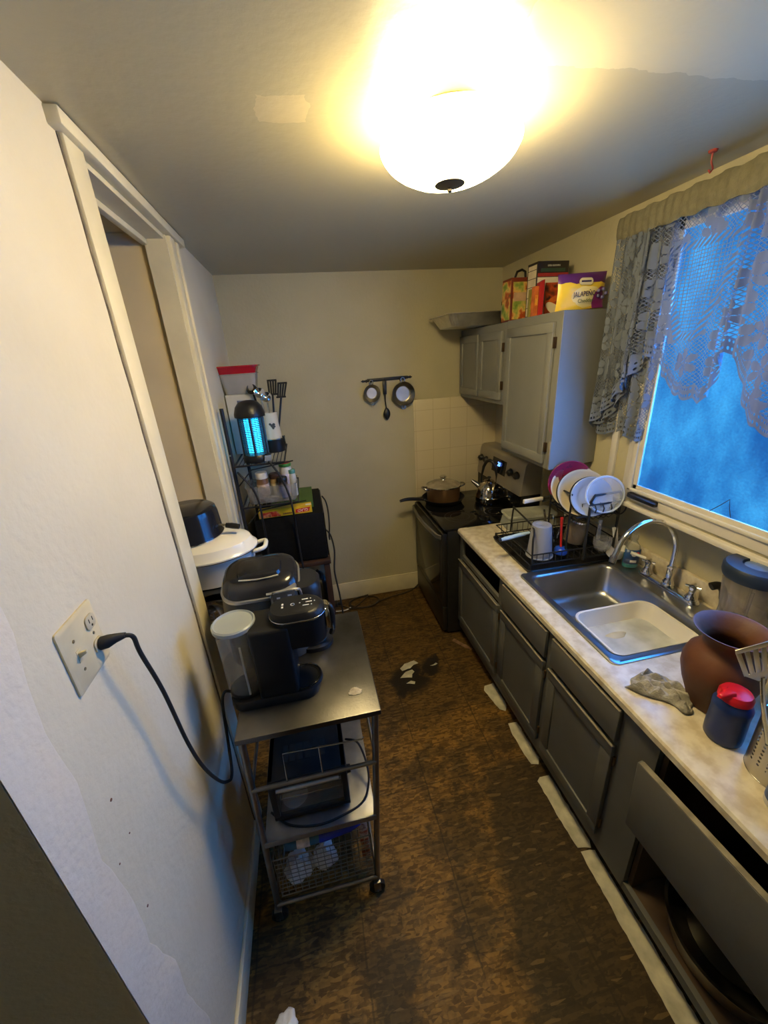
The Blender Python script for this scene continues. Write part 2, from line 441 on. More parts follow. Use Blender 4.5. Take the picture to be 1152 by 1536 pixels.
# raised caulk seam between wall and casing
struct(MB().tube([(XL+.001, 1.286+.002*math.sin(k*1.7), .02+k*.065) for k in range(41)], .0035, 6).build('trim_2', mat('dirty_caulk', (.17, .13, .08), .8, noise=(40, .4))))
b = MB(); b.box(-.45, .87, YB-.016, YB, 0, .165, .004); b.tube([(-.45, YB-.014, .165), (.87, YB-.014, .165)], .006, 6)
struct(b.build('baseboard_back', M_TRIM))
struct(MB().box(XL, XL+.014, .46, 1.28, 0, .11, .004).build('baseboard_left', M_TRIM))

# old joint compound along the outside corner: a thin skim with a ragged edge
def skim():
    b = MB(); P = []
    for k in range(61):
        z = H*k/60
        P.append((z, .568 + .018*math.sin(z*4.1) + .009*math.sin(z*19) + random.uniform(-.004, .004) - .02*(z > 2.2)))
    for (z0, w0), (z1, w1) in zip(P, P[1:]):
        e0, e1 = .456+.021*z0/H, .456+.021*z1/H
        b.f([b.v((XL+.0025, e0, z0)), b.v((XL+.0025, w0, z0)), b.v((XL+.0025, w1, z1)), b.v((XL+.0025, e1, z1))])
        b.f([b.v((XL+.0025, w0, z0)), b.v((XL, w0+.004, z0)), b.v((XL, w1+.004, z1)), b.v((XL+.0025, w1, z1))])
    bmesh.ops.remove_doubles(b.bm, verts=b.bm.verts, dist=1e-5)
    return struct(b.build('trim_3', wall_mat('joint_compound', (.66, .60, .49), (.60, .53, .42), .5)))
skim()
# small chips in the left wall paint
b = MB()
for (y, z, r) in ((.62, 1.285, .0035), (.545, 1.145, .0045), (.572, 1.165, .002), (.585, .985, .003), (.625, 1.17, .002)):
    b.at(XL, y, z, 0, PI/2).lathe([(r, 0), (r*.8, .0012), (0, .0014)], 9)
struct(b.build('trim_4', mat('paint_chip', (.17, .075, .05), .8, noise=(60, .3))))

# tile board behind the stove
def tile_mat():
    m, nt, N, L, b = nodes_of('tile_board')
    tc = N.new('ShaderNodeTexCoord'); sp = N.new('ShaderNodeSeparateXYZ'); L.new(tc.outputs['Object'], sp.inputs[0])
    cb = N.new('ShaderNodeCombineXYZ')
    ax = N.new('ShaderNodeMath'); ax.operation = 'ADD'; L.new(sp.outputs['X'], ax.inputs[0]); L.new(sp.outputs['Y'], ax.inputs[1])
    L.new(ax.outputs[0], cb.inputs[0]); L.new(sp.outputs['Z'], cb.inputs[1])
    br = N.new('ShaderNodeTexBrick'); L.new(cb.outputs[0], br.inputs['Vector']); br.offset = 0
    br.inputs['Scale'].default_value = 1; br.inputs['Brick Width'].default_value = .148; br.inputs['Row Height'].default_value = .165
    br.inputs['Mortar Size'].default_value = .0022; br.inputs['Mortar Smooth'].default_value = .3
    br.inputs['Color1'].default_value = (.60, .52, .36, 1); br.inputs['Color2'].default_value = (.575, .50, .345, 1); br.inputs['Mortar'].default_value = (.46, .38, .25, 1)
    L.new(br.outputs['Color'], b.inputs['Base Color']); b.inputs['Roughness'].default_value = .3
    n = N.new('ShaderNodeTexNoise'); n.inputs['Scale'].default_value = 12; L.new(tc.outputs['Object'], n.inputs['Vector'])
    bp = N.new('ShaderNodeBump'); bp.inputs['Strength'].default_value = .25; bp.inputs['Distance'].default_value = .004
    ad = N.new('ShaderNodeMath'); ad.operation = 'SUBTRACT'; L.new(n.outputs['Fac'], ad.inputs[0]); L.new(br.outputs['Fac'], ad.inputs[1]); L.new(ad.outputs[0], bp.inputs['Height']); L.new(bp.outputs['Normal'], b.inputs['Normal'])
    return m
b = MB(); b.box(.862, XR-.004, YB-.006, YB, .90, 1.735, .002); b.box(XR-.006, XR, 2.40, YB-.006, .95, 1.735, .002)
struct(b.build('wall_tile', tile_mat()))

# ------------------------------------------------------------------ window
def pane_mat():
    m, nt, N, L, b = nodes_of('fogged_glass'); N.remove(b)
    out = N['Material Output']; tc = N.new('ShaderNodeTexCoord')
    n = N.new('ShaderNodeTexNoise'); n.inputs['Scale'].default_value = 3.2; n.inputs['Detail'].default_value = 4
    n2 = N.new('ShaderNodeTexNoise'); n2.inputs['Scale'].default_value = 120; n2.inputs['Detail'].default_value = 3
    mp = N.new('ShaderNodeMapping'); mp.inputs['Scale'].default_value = (1, 1.6, .8); L.new(tc.outputs['Object'], mp.inputs['Vector'])
    L.new(mp.outputs[0], n.inputs['Vector']); L.new(tc.outputs['Object'], n2.inputs['Vector'])
    ad = N.new('ShaderNodeMath'); ad.operation = 'MULTIPLY_ADD'; ad.inputs[1].default_value = .22; L.new(n2.outputs['Fac'], ad.inputs[0]); L.new(n.outputs['Fac'], ad.inputs[2])
    r = N.new('ShaderNodeValToRGB'); r.color_ramp.elements[0].position = .45; r.color_ramp.elements[1].position = .80
    r.color_ramp.elements[0].color = (.45, .52, .62, 1); r.color_ramp.elements[1].color = (.95, .97, .90, 1)
    L.new(ad.outputs[0], r.inputs['Fac'])
    t = N.new('ShaderNodeBsdfTransparent'); L.new(r.outputs['Color'], t.inputs['Color'])
    gl = N.new('ShaderNodeBsdfGlossy'); gl.inputs['Roughness'].default_value = .25
    m2 = N.new('ShaderNodeMixShader'); m2.inputs[0].default_value = .03; L.new(t.outputs[0], m2.inputs[1]); L.new(gl.outputs[0], m2.inputs[2])
    L.new(m2.outputs[0], out.inputs['Surface'])
    return m
b = MB()
b.box(XR-.012, XR-.001, 1.575, 1.668, 1.32, 2.53, .003)      # jamb and sash stile, far side
b.box(XR-.022, XR-.002, 1.60, 1.632, 1.36, 2.50, .006)
b.box(XR-.012, XR-.001, .20, 1.60, 1.315, 1.402, .003)         # bottom rail
b.box(XR-.022, XR-.002, .20, 1.628, 1.362, 1.380, .005)
b.box(XR-.012, XR-.001, .20, 1.668, 2.47, 2.545, .003)
b.box(XR-.012, XR-.001, .22, .30, 1.32, 2.53, .003)
struct(b.build('window_1', M_WHITE))
struct(MB().box(XR-.0085, XR-.0045, .28, 1.585, 1.39, 2.49).build('window_2', pane_mat(), smooth=False))
b = MB()
b.box(XR-.028, XR+.02, .20, 1.86, 1.276, 1.300, .005)           # sill board over the recess
b.box(XR-.016, XR+.01, 1.745, 1.785, 1.30, 2.58, .006)         # casing strip
struct(b.build('trim_5', M_WHITE))

t = thing('window_latch', 'small dark metal window latch on the bottom sash rail', 'latch', (XR-.012, 1.52, 1.345))
MB().box(-.022, 0, -.085, .085, -.012, .012, .004).build('latch_base', M_BLACKM, t)
MB().hexa([(-.034,-.09,-.006),(-.02,-.09,-.006),(-.02,.05,-.006),(-.034,.05,-.006),(-.04,-.10,.012),(-.024,-.10,.012),(-.024,.05,.014),(-.038,.05,.014)], .002).build('lever', M_BLACKM, t)
tag(MB().tube([(XR-.011, 1.20, 1.403), (XR-.0115, 1.165, 1.44), (XR-.012, 1.135, 1.475), (XR-.0115, 1.128, 1.44), (XR-.011, 1.115, 1.405)], .0016, 5).build('twig', mat('dead_twig', (.03, .035, .04), .8, noise=(40, .3))),
    'thin dark forked twig standing against the window pane', 'twig')

# ------------------------------------------------------------------ ceiling light
def lamp():
    x, y = LAMP
    t = thing('ceiling_light', 'lit frosted glass bowl light hanging below the ceiling', 'lamp', (x, y, H))
    MB().lathe([(0, 0), (.088, 0), (.09, -.008), (.082, -.022), (.03, -.03), (0, -.03)], 40).build('canopy', mat('lamp_canopy', (.36, .30, .20), .35, .7), t)
    bot = -.150
    ctl = [(0, bot), (.05, bot+.003), (.095, bot+.014), (.135, bot+.032), (.164, bot+.052), (.180, bot+.074), (.1815, bot+.086), (.176, bot+.098), (.164, bot+.108)]
    prof = [(max(p[0], 0), p[2]) for p in spline([(r, 0, z) for r, z in ctl], 4)]
    rim = prof[-1][1]
    pin = [(.160, rim+.004)] + [(r*.965, z+.005) for r, z in prof[::-1]]
    prof += [(.164, rim+.004), (.160, rim+.004)]
    mg, nt, N, L, b = nodes_of('lit_bowl_glass')
    b.inputs['Base Color'].default_value = (.9, .84, .7, 1); b.inputs['Roughness'].default_value = .25
    b.inputs['Emission Color'].default_value = (*WARM, 1); b.inputs['Emission Strength'].default_value = LAMP_BOWL
    b_ = MB().lathe(prof, 56); b_.m(1).lathe(pin, 56)
    b_.build('glass_bowl', [mg, mat('bowl_inside_glass', (.85, .78, .62), .4, noise=(6, .05))], t)
    mf = mat('lamp_finial', (.20, .16, .10), .35, .8)
    MB().lathe([(0, bot-.016), (.006, bot-.014), (.007, bot-.009), (.004, bot-.006), (.020, bot-.004), (.040, bot+.001), (.042, bot+.006), (0, bot+.008)], 28).build('finial', mf, t)
    MB().cyl((0, 0, -.02), (0, 0, bot+.004), .005).build('rod', mf, t)
    for sx in (-1, 1):
        MB().tube(arc((sx*.088, 0, -.03), .04, 0, PI, 8, 'yz') if False else [(sx*.086, 0, -.012), (sx*.12, 0, -.018), (sx*.15, 0, -.030), (sx*.162, 0, rim)], .003, 6).build('bracket', mf, t)
        lb = bpy.data.lights.new('bulb', 'POINT'); lb.energy = LAMP_BULB; lb.color = WARM; lb.shadow_soft_size = .022
        lo = bpy.data.objects.new('bulb', lb); COL.objects.link(lo); lo.parent = t; lo.location = (sx*.075, -.02, -.072)
lamp()
t = thing('ceiling_hook', 'tiny red hook screwed into the ceiling by the curtain', 'hook', (1.428, 1.374, H))
mr = mat('red_hook', (.28, .03, .02), .5, noise=(30, .2))
MB().lathe([(0, 0), (.014, 0), (.012, -.006), (.004, -.008), (0, -.008)], 14).build('hook_base', mr, t)
MB().tube([(0, 0, -.006), (0, 0, -.03), (.008, 0, -.042), (.012, 0, -.05), (.004, 0, -.06), (-.004, 0, -.052)], .0028, 6).build('hook_wire', mr, t)
# ------------------------------------------------------------------ stove
def knob_bm(x, y, z, r=.021):
    """range knob whose axis looks along -x, tilted a little upward"""
    b = MB().at(x, y, z, 0, -PI/2-.18, 0)
    b.lathe([(0, -.002), (r*1.15, -.002), (r*1.15, .004), (r, .006), (r*.92, .024), (r*.8, .028), (0, .028)], 24)
    b.box(-r*.16, r*.16, -r*.85, r*.85, .026, .034, .002)
    return b
def stove():
    t = thing('electric_range', 'black glass top electric range with grey steel control panel and oven door', 'stove', (0, 0, 0))
    y0, y1 = 2.385, 3.115; xf = .872
    M_ST = mat('dark_stainless', (.085, .08, .074), .36, .9, noise=(5, .12))
    MB().box(xf+.01, 1.53, y0, y1, .02, .895, .004).build('body', M_BLACKM, t)
    b = MB().box(xf-.012, 1.46, y0-.002, y1+.002, .893, .914, .005)
    b.m(1)
    for (cx, cy, r) in ((1.05, 2.94, .10), (1.05, 2.58, .115), (1.34, 2.88, .08), (1.34, 2.58, .085)):
        for rr in (r, r*.62):
            b.at(cx, cy, .9142).lathe([(rr-.0018, 0), (rr-.0018, .0003), (rr, .0003), (rr, 0)], 48)
        b.at()
    ck = b.build('cooktop', [M_BLACKG, mat('burner_ring', (.05, .045, .04), .4, noise=(20, .1))], t)
    # oven door with a dark glass front
    b = MB().box(xf-.030, xf+.012, y0+.008, y1-.008, .262, .876, .008)
    b.m(1).box(xf-.0325, xf-.029, y0+.055, y1-.055, .32, .80, .002)
    dr = b.build('oven_door', [M_ST, mat('oven_glass', (.016, .014, .012), .12)], t)
    pts = [(xf-.030, y1-.025, .845), (xf-.055, y1-.05, .85)] + [(xf-.058-.022*math.sin(PI*k/14), y1-.06-(y1-y0-.12)*k/14, .852) for k in range(1, 14)] + [(xf-.055, y0+.05, .85), (xf-.030, y0+.025, .845)]
    b = MB(); L = []
    for k, p in enumerate(pts):
        L.append([(p[0]-.007, p[1], p[2]-.016), (p[0]+.007, p[1], p[2]-.016), (p[0]+.007, p[1], p[2]+.012), (p[0]+.002, p[1], p[2]+.016), (p[0]-.007, p[1], p[2]+.012)])
    b.loft(L).build('handle', mat('range_handle', (.30, .275, .23), .34, .85, noise=(10, .1)), dr)
    MB().box(xf-.026, xf+.012, y0+.008, y1-.008, .035, .252, .008).build('storage_drawer', M_ST, t)
    # sloped backguard
    prof = [(1.585, .90), (1.455, .90), (1.432, .935), (1.432, 1.085)]
    MB().loft([[(x, y, z) for x, z in prof + [(1.585, 1.085)]] for y in (y0+.004, y1-.004)]).build('backguard_base', M_BLACKG, t)
    pr = [(1.583, 1.085), (1.424, 1.085), (1.424, 1.11), (1.452, 1.305), (1.462, 1.326), (1.482, 1.335), (1.583, 1.335)]
    L = []
    for y, s in ((y0+.002, .97), (y0+.014, 1), (y1-.014, 1), (y1-.002, .97)):
        L.append([(1.52+(x-1.52)*s, y, 1.21+(z-1.21)*s) for x, z in pr])
    bg_ = MB().loft(L).build('control_panel', mat('range_panel', (.40, .37, .31), .45, .7, noise=(6, .08)), t)
    for i, (ky, kz) in enumerate(((3.05, 1.225), (2.96, 1.225), (2.555, 1.222), (2.465, 1.222))):
        knob_bm(1.438, ky, kz, .026).build('knob', M_BLACK, bg_)
    d = MB(); sl = .0287/.2
    def P(y, z): return (1.424+.028*(z-1.11)/.195-.0015, y, z)
    d.loft([[P(2.86, 1.165), P(2.64, 1.165), P(2.64, 1.275), P(2.86, 1.275)], [(p[0]+.002, p[1], p[2]) for p in (P(2.86, 1.165), P(2.64, 1.165), P(2.64, 1.275), P(2.86, 1.275))]])
    ds = d.build('display', mat('display_glass', (.010, .010, .012), .12), bg_)
    text('clock_digits', '20', .045, mat('blue_led', (.10, .25, 1.0), .5, emis=5.0), ds, Matrix.Translation((1.4335, 2.74, 1.236)) @ Matrix.Rotation(-PI/2, 4, 'Z') @ Matrix.Rotation(PI/2-.14, 4, 'X'))
stove()

# ------------------------------------------------------------------ base cabinets and counter
CX = .952          # counter front
FX = .972          # cabinet face
def panel_door(b, x, y0, y1, z0, z1, th=.02, fr=.055):
    """frame-and-panel front facing -x: raised frame around a sunk panel"""
    b.box(x-th, x, y0, y1, z0, z0+fr, .004); b.box(x-th, x, y0, y1, z1-fr, z1, .004)
    b.box(x-th, x, y0, y0+fr, z0+fr-.003, z1-fr+.003, .004); b.box(x-th, x, y1-fr, y1, z0+fr-.003, z1-fr+.003, .004)
    b.box(x-th+.008, x-.002, y0+fr-.006, y1-fr+.006, z0+fr-.006, z1-fr+.006)
    return b
def base_cabinet(label, y0, y1, side_top0=.872, side_top1=.872, drawer='front', door=True, rail=True, hinge=None):
    t = thing('base_cabinet', label, 'cabinet', (0, 0, 0), group='grey base cabinets under the counter')
    b = MB(); st = .045
    b.m(1).box(FX+.02, 1.70, y0+.001, y0+.017, .10, side_top0); b.box(FX+.02, 1.70, y1-.017, y1-.001, .10, side_top1)
    b.box(FX+.02, 1.70, y0+.017, y1-.017, .10, .118); b.box(1.69, 1.70, y0, y1, .10, .72)
    b.m(0).box(FX, FX+.02, y0, y0+st, .085, .872); b.box(FX, FX+.02, y1-st, y1, .085, .872)
    b.box(FX, FX+.02, y0+st, y1-st, .85, .872); b.box(FX, FX+.02, y0+st, y1-st, .085, .165)
    if rail: b.box(FX, FX+.02, y0+st, y1-st, .69, .72)
    b.m(1).box(FX+.045, FX+.06, y0, y1, .0, .10)
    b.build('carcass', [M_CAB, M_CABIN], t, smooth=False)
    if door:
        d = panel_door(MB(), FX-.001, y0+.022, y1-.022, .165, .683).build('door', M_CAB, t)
        hb = MB().box(FX-.026, FX-.018, y0+.022, y1-.022, .6835, .688)
        hb.build('worn_top_edge_highlight', M_BARE, d)  # bare top edge with its highlight painted in
        for z in (.24, .61): MB().cyl((FX-.006, y0+.018, z-.022), (FX-.006, y0+.018, z+.022), .005).build('hinge', mat('tarnished_brass', (.13, .08, .035), .45, .7, noise=(30, .2)), d)
    if drawer == 'front':
        d = MB().box(FX-.021, FX-.001, y0+.022, y1-.022, .708, .858, .005).build('drawer', M_CAB, t)
        MB().box(FX-.0225, FX-.010, y0+.026, y1-.026, .8572, .8592).build('worn_top_edge_highlight', M_BARE, d)
    return t
base_cabinet('grey base cabinet beside the stove with its drawer missing', 1.735, 2.372, drawer=None)
base_cabinet('middle grey base cabinet under the far end of the sink', 1.268, 1.735, side_top0=.715)
base_cabinet('grey base cabinet under the near end of the sink', .82, 1.268, side_top1=.715)
# open cabinet with a loose front board
t = thing('base_cabinet', 'open base cabinet nearest the camera with a loose wide front board and pans inside', 'cabinet', (0, 0, 0), group='grey base cabinets under the counter')
b = MB()
b.box(FX, FX+.02, .695, .82, .085, .872)
b.box(FX, FX+.02, -.30, .70, .085, .125)
b.m(1).box(FX+.02, 1.70, .675, .692, .10, .872); b.box(FX+.02, 1.70, -.30, .69, .105, .122); b.box(1.69, 1.70, -.3, .69, .10, .872)
b.box(FX+.02, 1.70, -.30, -.285, .10, .872); b.box(FX+.045, FX+.06, -.3, .82, 0, .10)
b.box(FX, FX+.02, -.30, -.25, .085, .872)
b.build('carcass', [M_CAB, M_CABIN], t, smooth=False)
b = MB()
b.hexa([(.920,.705,.49),(.942,.708,.49),(.942,-.28,.555),(.920,-.28,.555),(.914,.712,.795),(.936,.715,.795),(.936,-.28,.87),(.914,-.28,.87)], .004)
fb = b.build('front_board', M_CAB, t)
MB().hexa([(.9155,.705,.7955),(.934,.705,.7955),(.934,-.27,.8695),(.9155,-.27,.8695),(.9155,.705,.7985),(.934,.705,.7985),(.934,-.27,.8725),(.9155,-.27,.8725)]).build('worn_top_edge_highlight', M_BARE, fb)
MB().box(.938, FX+.005, .60, .64, .62, .70, .002).build('cleat', M_CABIN, fb)

SX0, SX1, SY0, SY1 = 1.035, 1.690, .985, 1.690      # sink rim
t = thing('countertop', 'cream speckled laminate countertop with rounded front edge along the right wall', 'countertop', (0, 0, 0))
b = MB()
Z0, Z1 = .874, .914
def nose(y0, y1):
    P = [(1.02, Z1), (CX+.016, Z1), (CX+.006, Z1-.004), (CX, Z1-.012), (CX, Z0+.006), (CX+.006, Z0), (1.02, Z0)]
    b.loft([[(x, y, z) for x, z in P] for y in (y0, y1)])
nose(-.30, 2.375)
hx0, hx1, hy0, hy1 = SX0+.018, SX1-.018, SY0+.018, SY1-.018
b.box(1.02, hx0, hy0, hy1, Z0, Z1); b.box(hx1, 1.734, hy0, hy1, Z0, Z1)
b.box(1.02, 1.734, -.30, hy0, Z0, Z1); b.box(1.02, 1.734, hy1, 2.370, Z0, Z1)
b.build('worktop', M_LAM, t, angle=30)
MB().box(1.714, 1.7345, -.30, 2.370, Z1, 1.012, .004).build('backsplash', M_LAM, t)

# ------------------------------------------------------------------ sink and faucet
t = thing('kitchen_sink', 'single bowl stainless steel sink set into the counter', 'sink', (0, 0, 0))
cxr, cyr = (SX0+SX1)/2, (SY0+SY1)/2; hxr, hyr = (SX1-SX0)/2, (SY1-SY0)/2
bx, by, bhx, bhy = 1.315, cyr, .238, .312
b = MB()
b.loft([rrect(cxr, cyr, hxr, hyr, .03, .9145), rrect(cxr, cyr, hxr, hyr, .03, .919), rrect(cxr, cyr, hxr-.006, hyr-.006, .028, .922),
        rrect(cxr, cyr, hxr-.020, hyr-.020, .028, .9175),
        rrect(bx, by, bhx+.012, bhy+.012, .055, .9175), rrect(bx, by, bhx+.003, bhy+.003, .055, .915), rrect(bx, by, bhx-.004, bhy-.004, .055, .905),
        rrect(bx, by, bhx-.018, bhy-.018, .055, .775), rrect(bx, by, bhx-.030, bhy-.030, .06, .752), rrect(bx, by, bhx-.055, bhy-.055, .06, .742),
        rrect(bx, by, .05, .05, .049, .738)], False, False)
b.lathe([(0, 0)], 4) if False else None
sk = b.build('basin', M_SINK, t, solid=.0012)
MB().at(bx, by, .736).lathe([(0, .002), (.03, .002), (.036, .004), (.052, .0045), (.052, .001)], 32).build('drain', M_CHROME, t)

t = thing('faucet', 'chrome gooseneck faucet with two lever handles on the sink deck', 'faucet', (1.648, 1.36, .919))
b = MB()
b.loft([rrect(0, 0, .028, .165, .027, 0), rrect(0, 0, .028, .165, .027, .010), rrect(0, 0, .022, .158, .021, .020), rrect(0, 0, .010, .14, .0099, .022)], True, True)
b.build('base_plate', M_CHROME, t)
b = MB().lathe([(0, .02), (.026, .02), (.028, .03), (.022, .045), (.016, .055), (.0155, .11), (.0185, .115), (.0185, .122), (.0125, .128)], 28)
pts = [(0, 0, .12), (0, 0, .21)] + [(-.165+.165*math.cos(a), .012*math.sin(a), .215+.165*math.sin(a)) for a in [PI*k/18*.92 for k in range(1, 19)]] + [(-.335, .004, .225)]
b.tube(pts, .0118, 14)
b.lathe([(0, 0)], 3) if False else None
b.cyl((-.334, .004, .232), (-.3395, .004, .205), .0155, None, 16)
b.build('spout', M_CHROME, t)
MB().cyl((-.3385, .004, .21), (-.341, .004, .197), .0125, None, 16).build('aerator', M_BLACK, t)
for sy in (-1, 1):
    hb = MB().at(0, sy*.125, .018).lathe([(0, 0), (.027, 0), (.027, .008), (.021, .018), (.014, .032), (.013, .05), (.017, .056), (.017, .066), (.010, .074), (0, .076)], 24).build('handle', M_CHROME, t)
    b = MB()
    for k in range(4):
        a = k*PI/2+.5
        b.cyl((0, sy*.125, .082), (.030*math.cos(a), sy*.125+.030*math.sin(a), .084), .0048, .0065, 10)
    b.at(0, sy*.125, .074).lathe([(.009, 0), (.009, .016), (0, .019)], 16)
    b.build('cross_grip', M_CHROME, hb)
# white porcelain lever lying on the far handle
MB().tube([(-.012, .135, .10), (-.035, .16, .108), (-.06, .185, .116)], [.006, .008, .0085], 12).build('white_lever', M_PLWHITE, t)

# ------------------------------------------------------------------ upper cabinets
def upper(name, label, x0, y0, y1, z0, z1, skew, doors, bare=False):
    t = thing(name, label, 'cabinet', (0, 0, 0))
    b = MB(); xb = XR-.002
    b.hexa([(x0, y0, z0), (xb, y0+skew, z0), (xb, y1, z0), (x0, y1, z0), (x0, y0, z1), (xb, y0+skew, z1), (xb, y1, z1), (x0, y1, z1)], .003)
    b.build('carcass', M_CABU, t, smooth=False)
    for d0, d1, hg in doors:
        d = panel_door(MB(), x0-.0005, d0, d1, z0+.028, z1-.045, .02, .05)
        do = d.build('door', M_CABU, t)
        hy = d0-.004 if hg < 0 else d1+.004
        for z in (z0+.12, z1-.14):
            MB().box(x0-.014, x0-.0006, hy-.010, hy+.006, z-.026, z+.026, .002).build('hinge', mat('dark_bronze', (.07, .04, .02), .45, .7, noise=(30, .2)), do)
    return t
upper('wall_cabinet', 'short grey two door wall cabinet above the stove', 1.262, 2.392, YB-.008, 1.735, 2.222, 0, ((2.772, 3.098, 1), (2.425, 2.745, -1)))
tc_ = upper('wall_cabinet', 'tall grey single door wall cabinet beside the window', 1.262, 1.848, 2.39, 1.442, 2.226, .06, ((1.895, 2.362, -1),))
MB().box(1.2595, 1.263, 1.850, 1.868, 1.445, 1.60, .001).build('worn_edge', M_BARE, tc_)

# ------------------------------------------------------------------ steel cart
def cart():
    t = thing('kitchen_cart', 'narrow steel kitchen cart on casters carrying the coffee makers', 'cart', (0, 0, 0))
    x0, x1, y0, y1, zt = -.338, .117, .925, 1.475, 1.02
    b = MB(); b.box(x0, x1, y0, y1, zt-.022, zt, .004); b.box(x0+.012, x1-.012, y0+.012, y1-.012, zt-.024, zt-.02)
    b.build('top', M_CARTTOP, t)
    def lx(x, z):  # legs lean a little towards the wall
        return x + (-.034 if x < -.1 else -.062)*(zt-z)/zt*1.0
    for (x, y) in ((x0+.016, y0+.02), (x1-.016, y0+.02), (x0+.016, y1-.02), (x1-.016, y1-.02)):
        lg = MB().tube([(lx(x, .98), y, zt-.022), (lx(x, .09), y, .085)], .0115, 12).build('leg', M_CARTLEG, t)
        xb = lx(x, .04)
        b = MB().at(xb, y, .033, PI/2, 0, 0); b.lathe([(.008, -.011), (.026, -.012), (.032, -.008), (.032, .008), (.026, .012), (.008, .011)], 24, True, True)
        wb = b.build('wheel', M_RUBBER, lg)
        b = MB()
        b.box(xb-.014, xb+.014, y-.018, y-.0145, .028, .082, .001); b.box(xb-.014, xb+.014, y+.0145, y+.018, .028, .082, .001); b.box(xb-.014, xb+.014, y-.018, y+.018, .076, .086, .001)
        b.cyl((xb, y-.02, .033), (xb, y+.02, .033), .005)
        b.build('caster_fork', M_CARTLEG, lg)
    def rail(z, y, r=.0075, n='rail'):
        MB().tube([(lx(x0+.016, z), y, z), (lx(x1-.016, z), y, z)], r, 10).build(n, M_CARTLEG, t)
    def siderail(z, x, r=.006):
        MB().tube([(lx(x, z), y0+.02, z), (lx(x, z), y1-.02, z)], r, 10).build('side_rail', M_CARTLEG, t)
    zm, zb = .488, .115
    rail(.775, y0+.012); 
    b = MB(); a0, a1 = lx(x0+.016, zm)+.002, lx(x1-.016, zm)-.002
    b.box(a0, a1, y0+.01, y1-.02, zm-.012, zm, .002); b.box(a0, a1, y0+.008, y0+.012, zm-.014, zm+.012, .001)
    b.build('middle_shelf', mat('cart_shelf', (.26, .25, .235), .42, .9, noise=(9, .3)), t)
    # towel wire hung between rail and top
    b = MB(); b.tube([(-.215, y0+.012, .775), (-.212, y0+.018, .905), (.045, y0+.018, .888)], .0028, 8); b.tube([(-.098, y0+.012, .775), (-.097, y0+.018, .90)], .0028, 8)
    b.tube([(.045, y0+.018, .888), (.052, y0+.018, .896)], .0028, 8)
    b.build('wire_frame', M_STEEL, t)
    rail(zb, y0+.012, .008); rail(zb, y1-.02, .006); siderail(zb, x0+.016); siderail(zb, x1-.016); siderail(.775, x1-.016); siderail(.775, x0+.016)
    # wire basket at the bottom
    b = MB(); c0, c1 = lx(x0+.016, .2)+.02, lx(x1-.016, .2)-.014; e0, e1 = y0+.025, y1-.04
    for z in (.135, .365):
        b.tube([(c0, e0, z), (c1, e0, z), (c1, e1, z), (c0, e1, z)], .0035, 6, closed=True)
    for k in range(9):
        z = .135+.025*k
        b.tube([(c0, e0, z), (c1, e0, z)], .0016, 5)
    for k in range(15):
        x = c0+(c1-c0)*k/14
        b.tube([(x, e0, .365), (x, e0, .135), (x, e1, .135), (x, e1, .365)], .0013, 5)
    for k in range(1, 12):
        y = e0+(e1-e0)*k/12
        b.tube([(c0, y, .365), (c0, y, .135), (c1, y, .135), (c1, y, .365)], .0013, 5)
    b.build('wire_basket', M_CARTLEG, t)
cart()
# ------------------------------------------------------------------ on the stove
t = thing('frying_pan', 'black frying pan on the front burner with a long black handle', 'pan', (1.045, 2.935, .9155))
b = MB(); b.lathe([(0, 0), (.135, 0), (.150, .006), (.172, .042), (.175, .046), (.170, .046), (.148, .010), (.132, .005), (0, .005)], 48)
b.build('pan_body', M_BLACKM, t)
hd = [(-.168, -.012, .038), (-.22, -.020, .052), (-.28, -.032, .066), (-.34, -.044, .072), (-.385, -.054, .068)]
MB().tube(spline(hd, 6), [.011+.004*math.sin(i/24*PI) for i in range(25)], 10).build('handle', M_BLACK, t)
MB().box(-.195, -.160, -.024, -.004, .033, .047, .003).build('handle_bracket', M_STEEL, t)
t = thing('stock_pot', 'bronze coloured cooking pot with a glass lid standing in the frying pan', 'pot', (1.045, 2.935, .922))
M_BRONZE = mat('bronze_pot', (.30, .17, .085), .38, .75, noise=(6, .25))
MB().lathe([(0, 0), (.118, 0), (.130, .008), (.135, .03), (.137, .128), (.141, .134), (.137, .136), (.133, .128), (.130, .03), (.118, .006), (0, .004)], 48).build('pot_body', M_BRONZE, t)
l = MB().lathe([(.140, .136), (.1415, .140), (.134, .146), (.10, .163), (.05, .176), (0, .180), (0, .176), (.05, .172), (.10, .158), (.134, .140)], 48).build('lid', mat('smoked_lid_glass', (.30, .26, .20), .12, .2, noise=(15, .3)), t)
MB().lathe([(.1405, .134), (.144, .137), (.144, .142), (.138, .145), (.136, .143)], 48).build('lid_rim', M_CHROME, l)
MB().lathe([(.018, .178), (.012, .184), (.011, .194), (.026, .202), (.030, .210), (.022, .217), (0, .219)], 28).build('lid_knob', M_CHROME, l)
for s in (-1, 1):
    MB().tube(spline([(s*.132, -.035, .118), (s*.168, -.034, .128), (s*.182, 0, .132), (s*.168, .034, .128), (s*.132, .035, .118)], 5), .006, 8).build('side_handle', M_STEEL, t)
t = thing('kettle', 'polished steel kettle with an arched black handle on the back burner', 'kettle', (1.385, 2.80, .9155))
MB().lathe([(0, 0), (.094, 0), (.103, .006), (.106, .03), (.105, .05), (.107, .052), (.104, .056), (.100, .075), (.090, .115), (.070, .150), (.045, .170), (.040, .174), (.040, .180), (.020, .186), (0, .187)], 48).build('kettle_body', mat('kettle_steel', (.55, .50, .42), .12, 1.), t)
MB().lathe([(.008, .185), (.007, .195), (.016, .202), (.014, .212), (0, .216)], 20).build('lid_knob', M_BLACK, t)
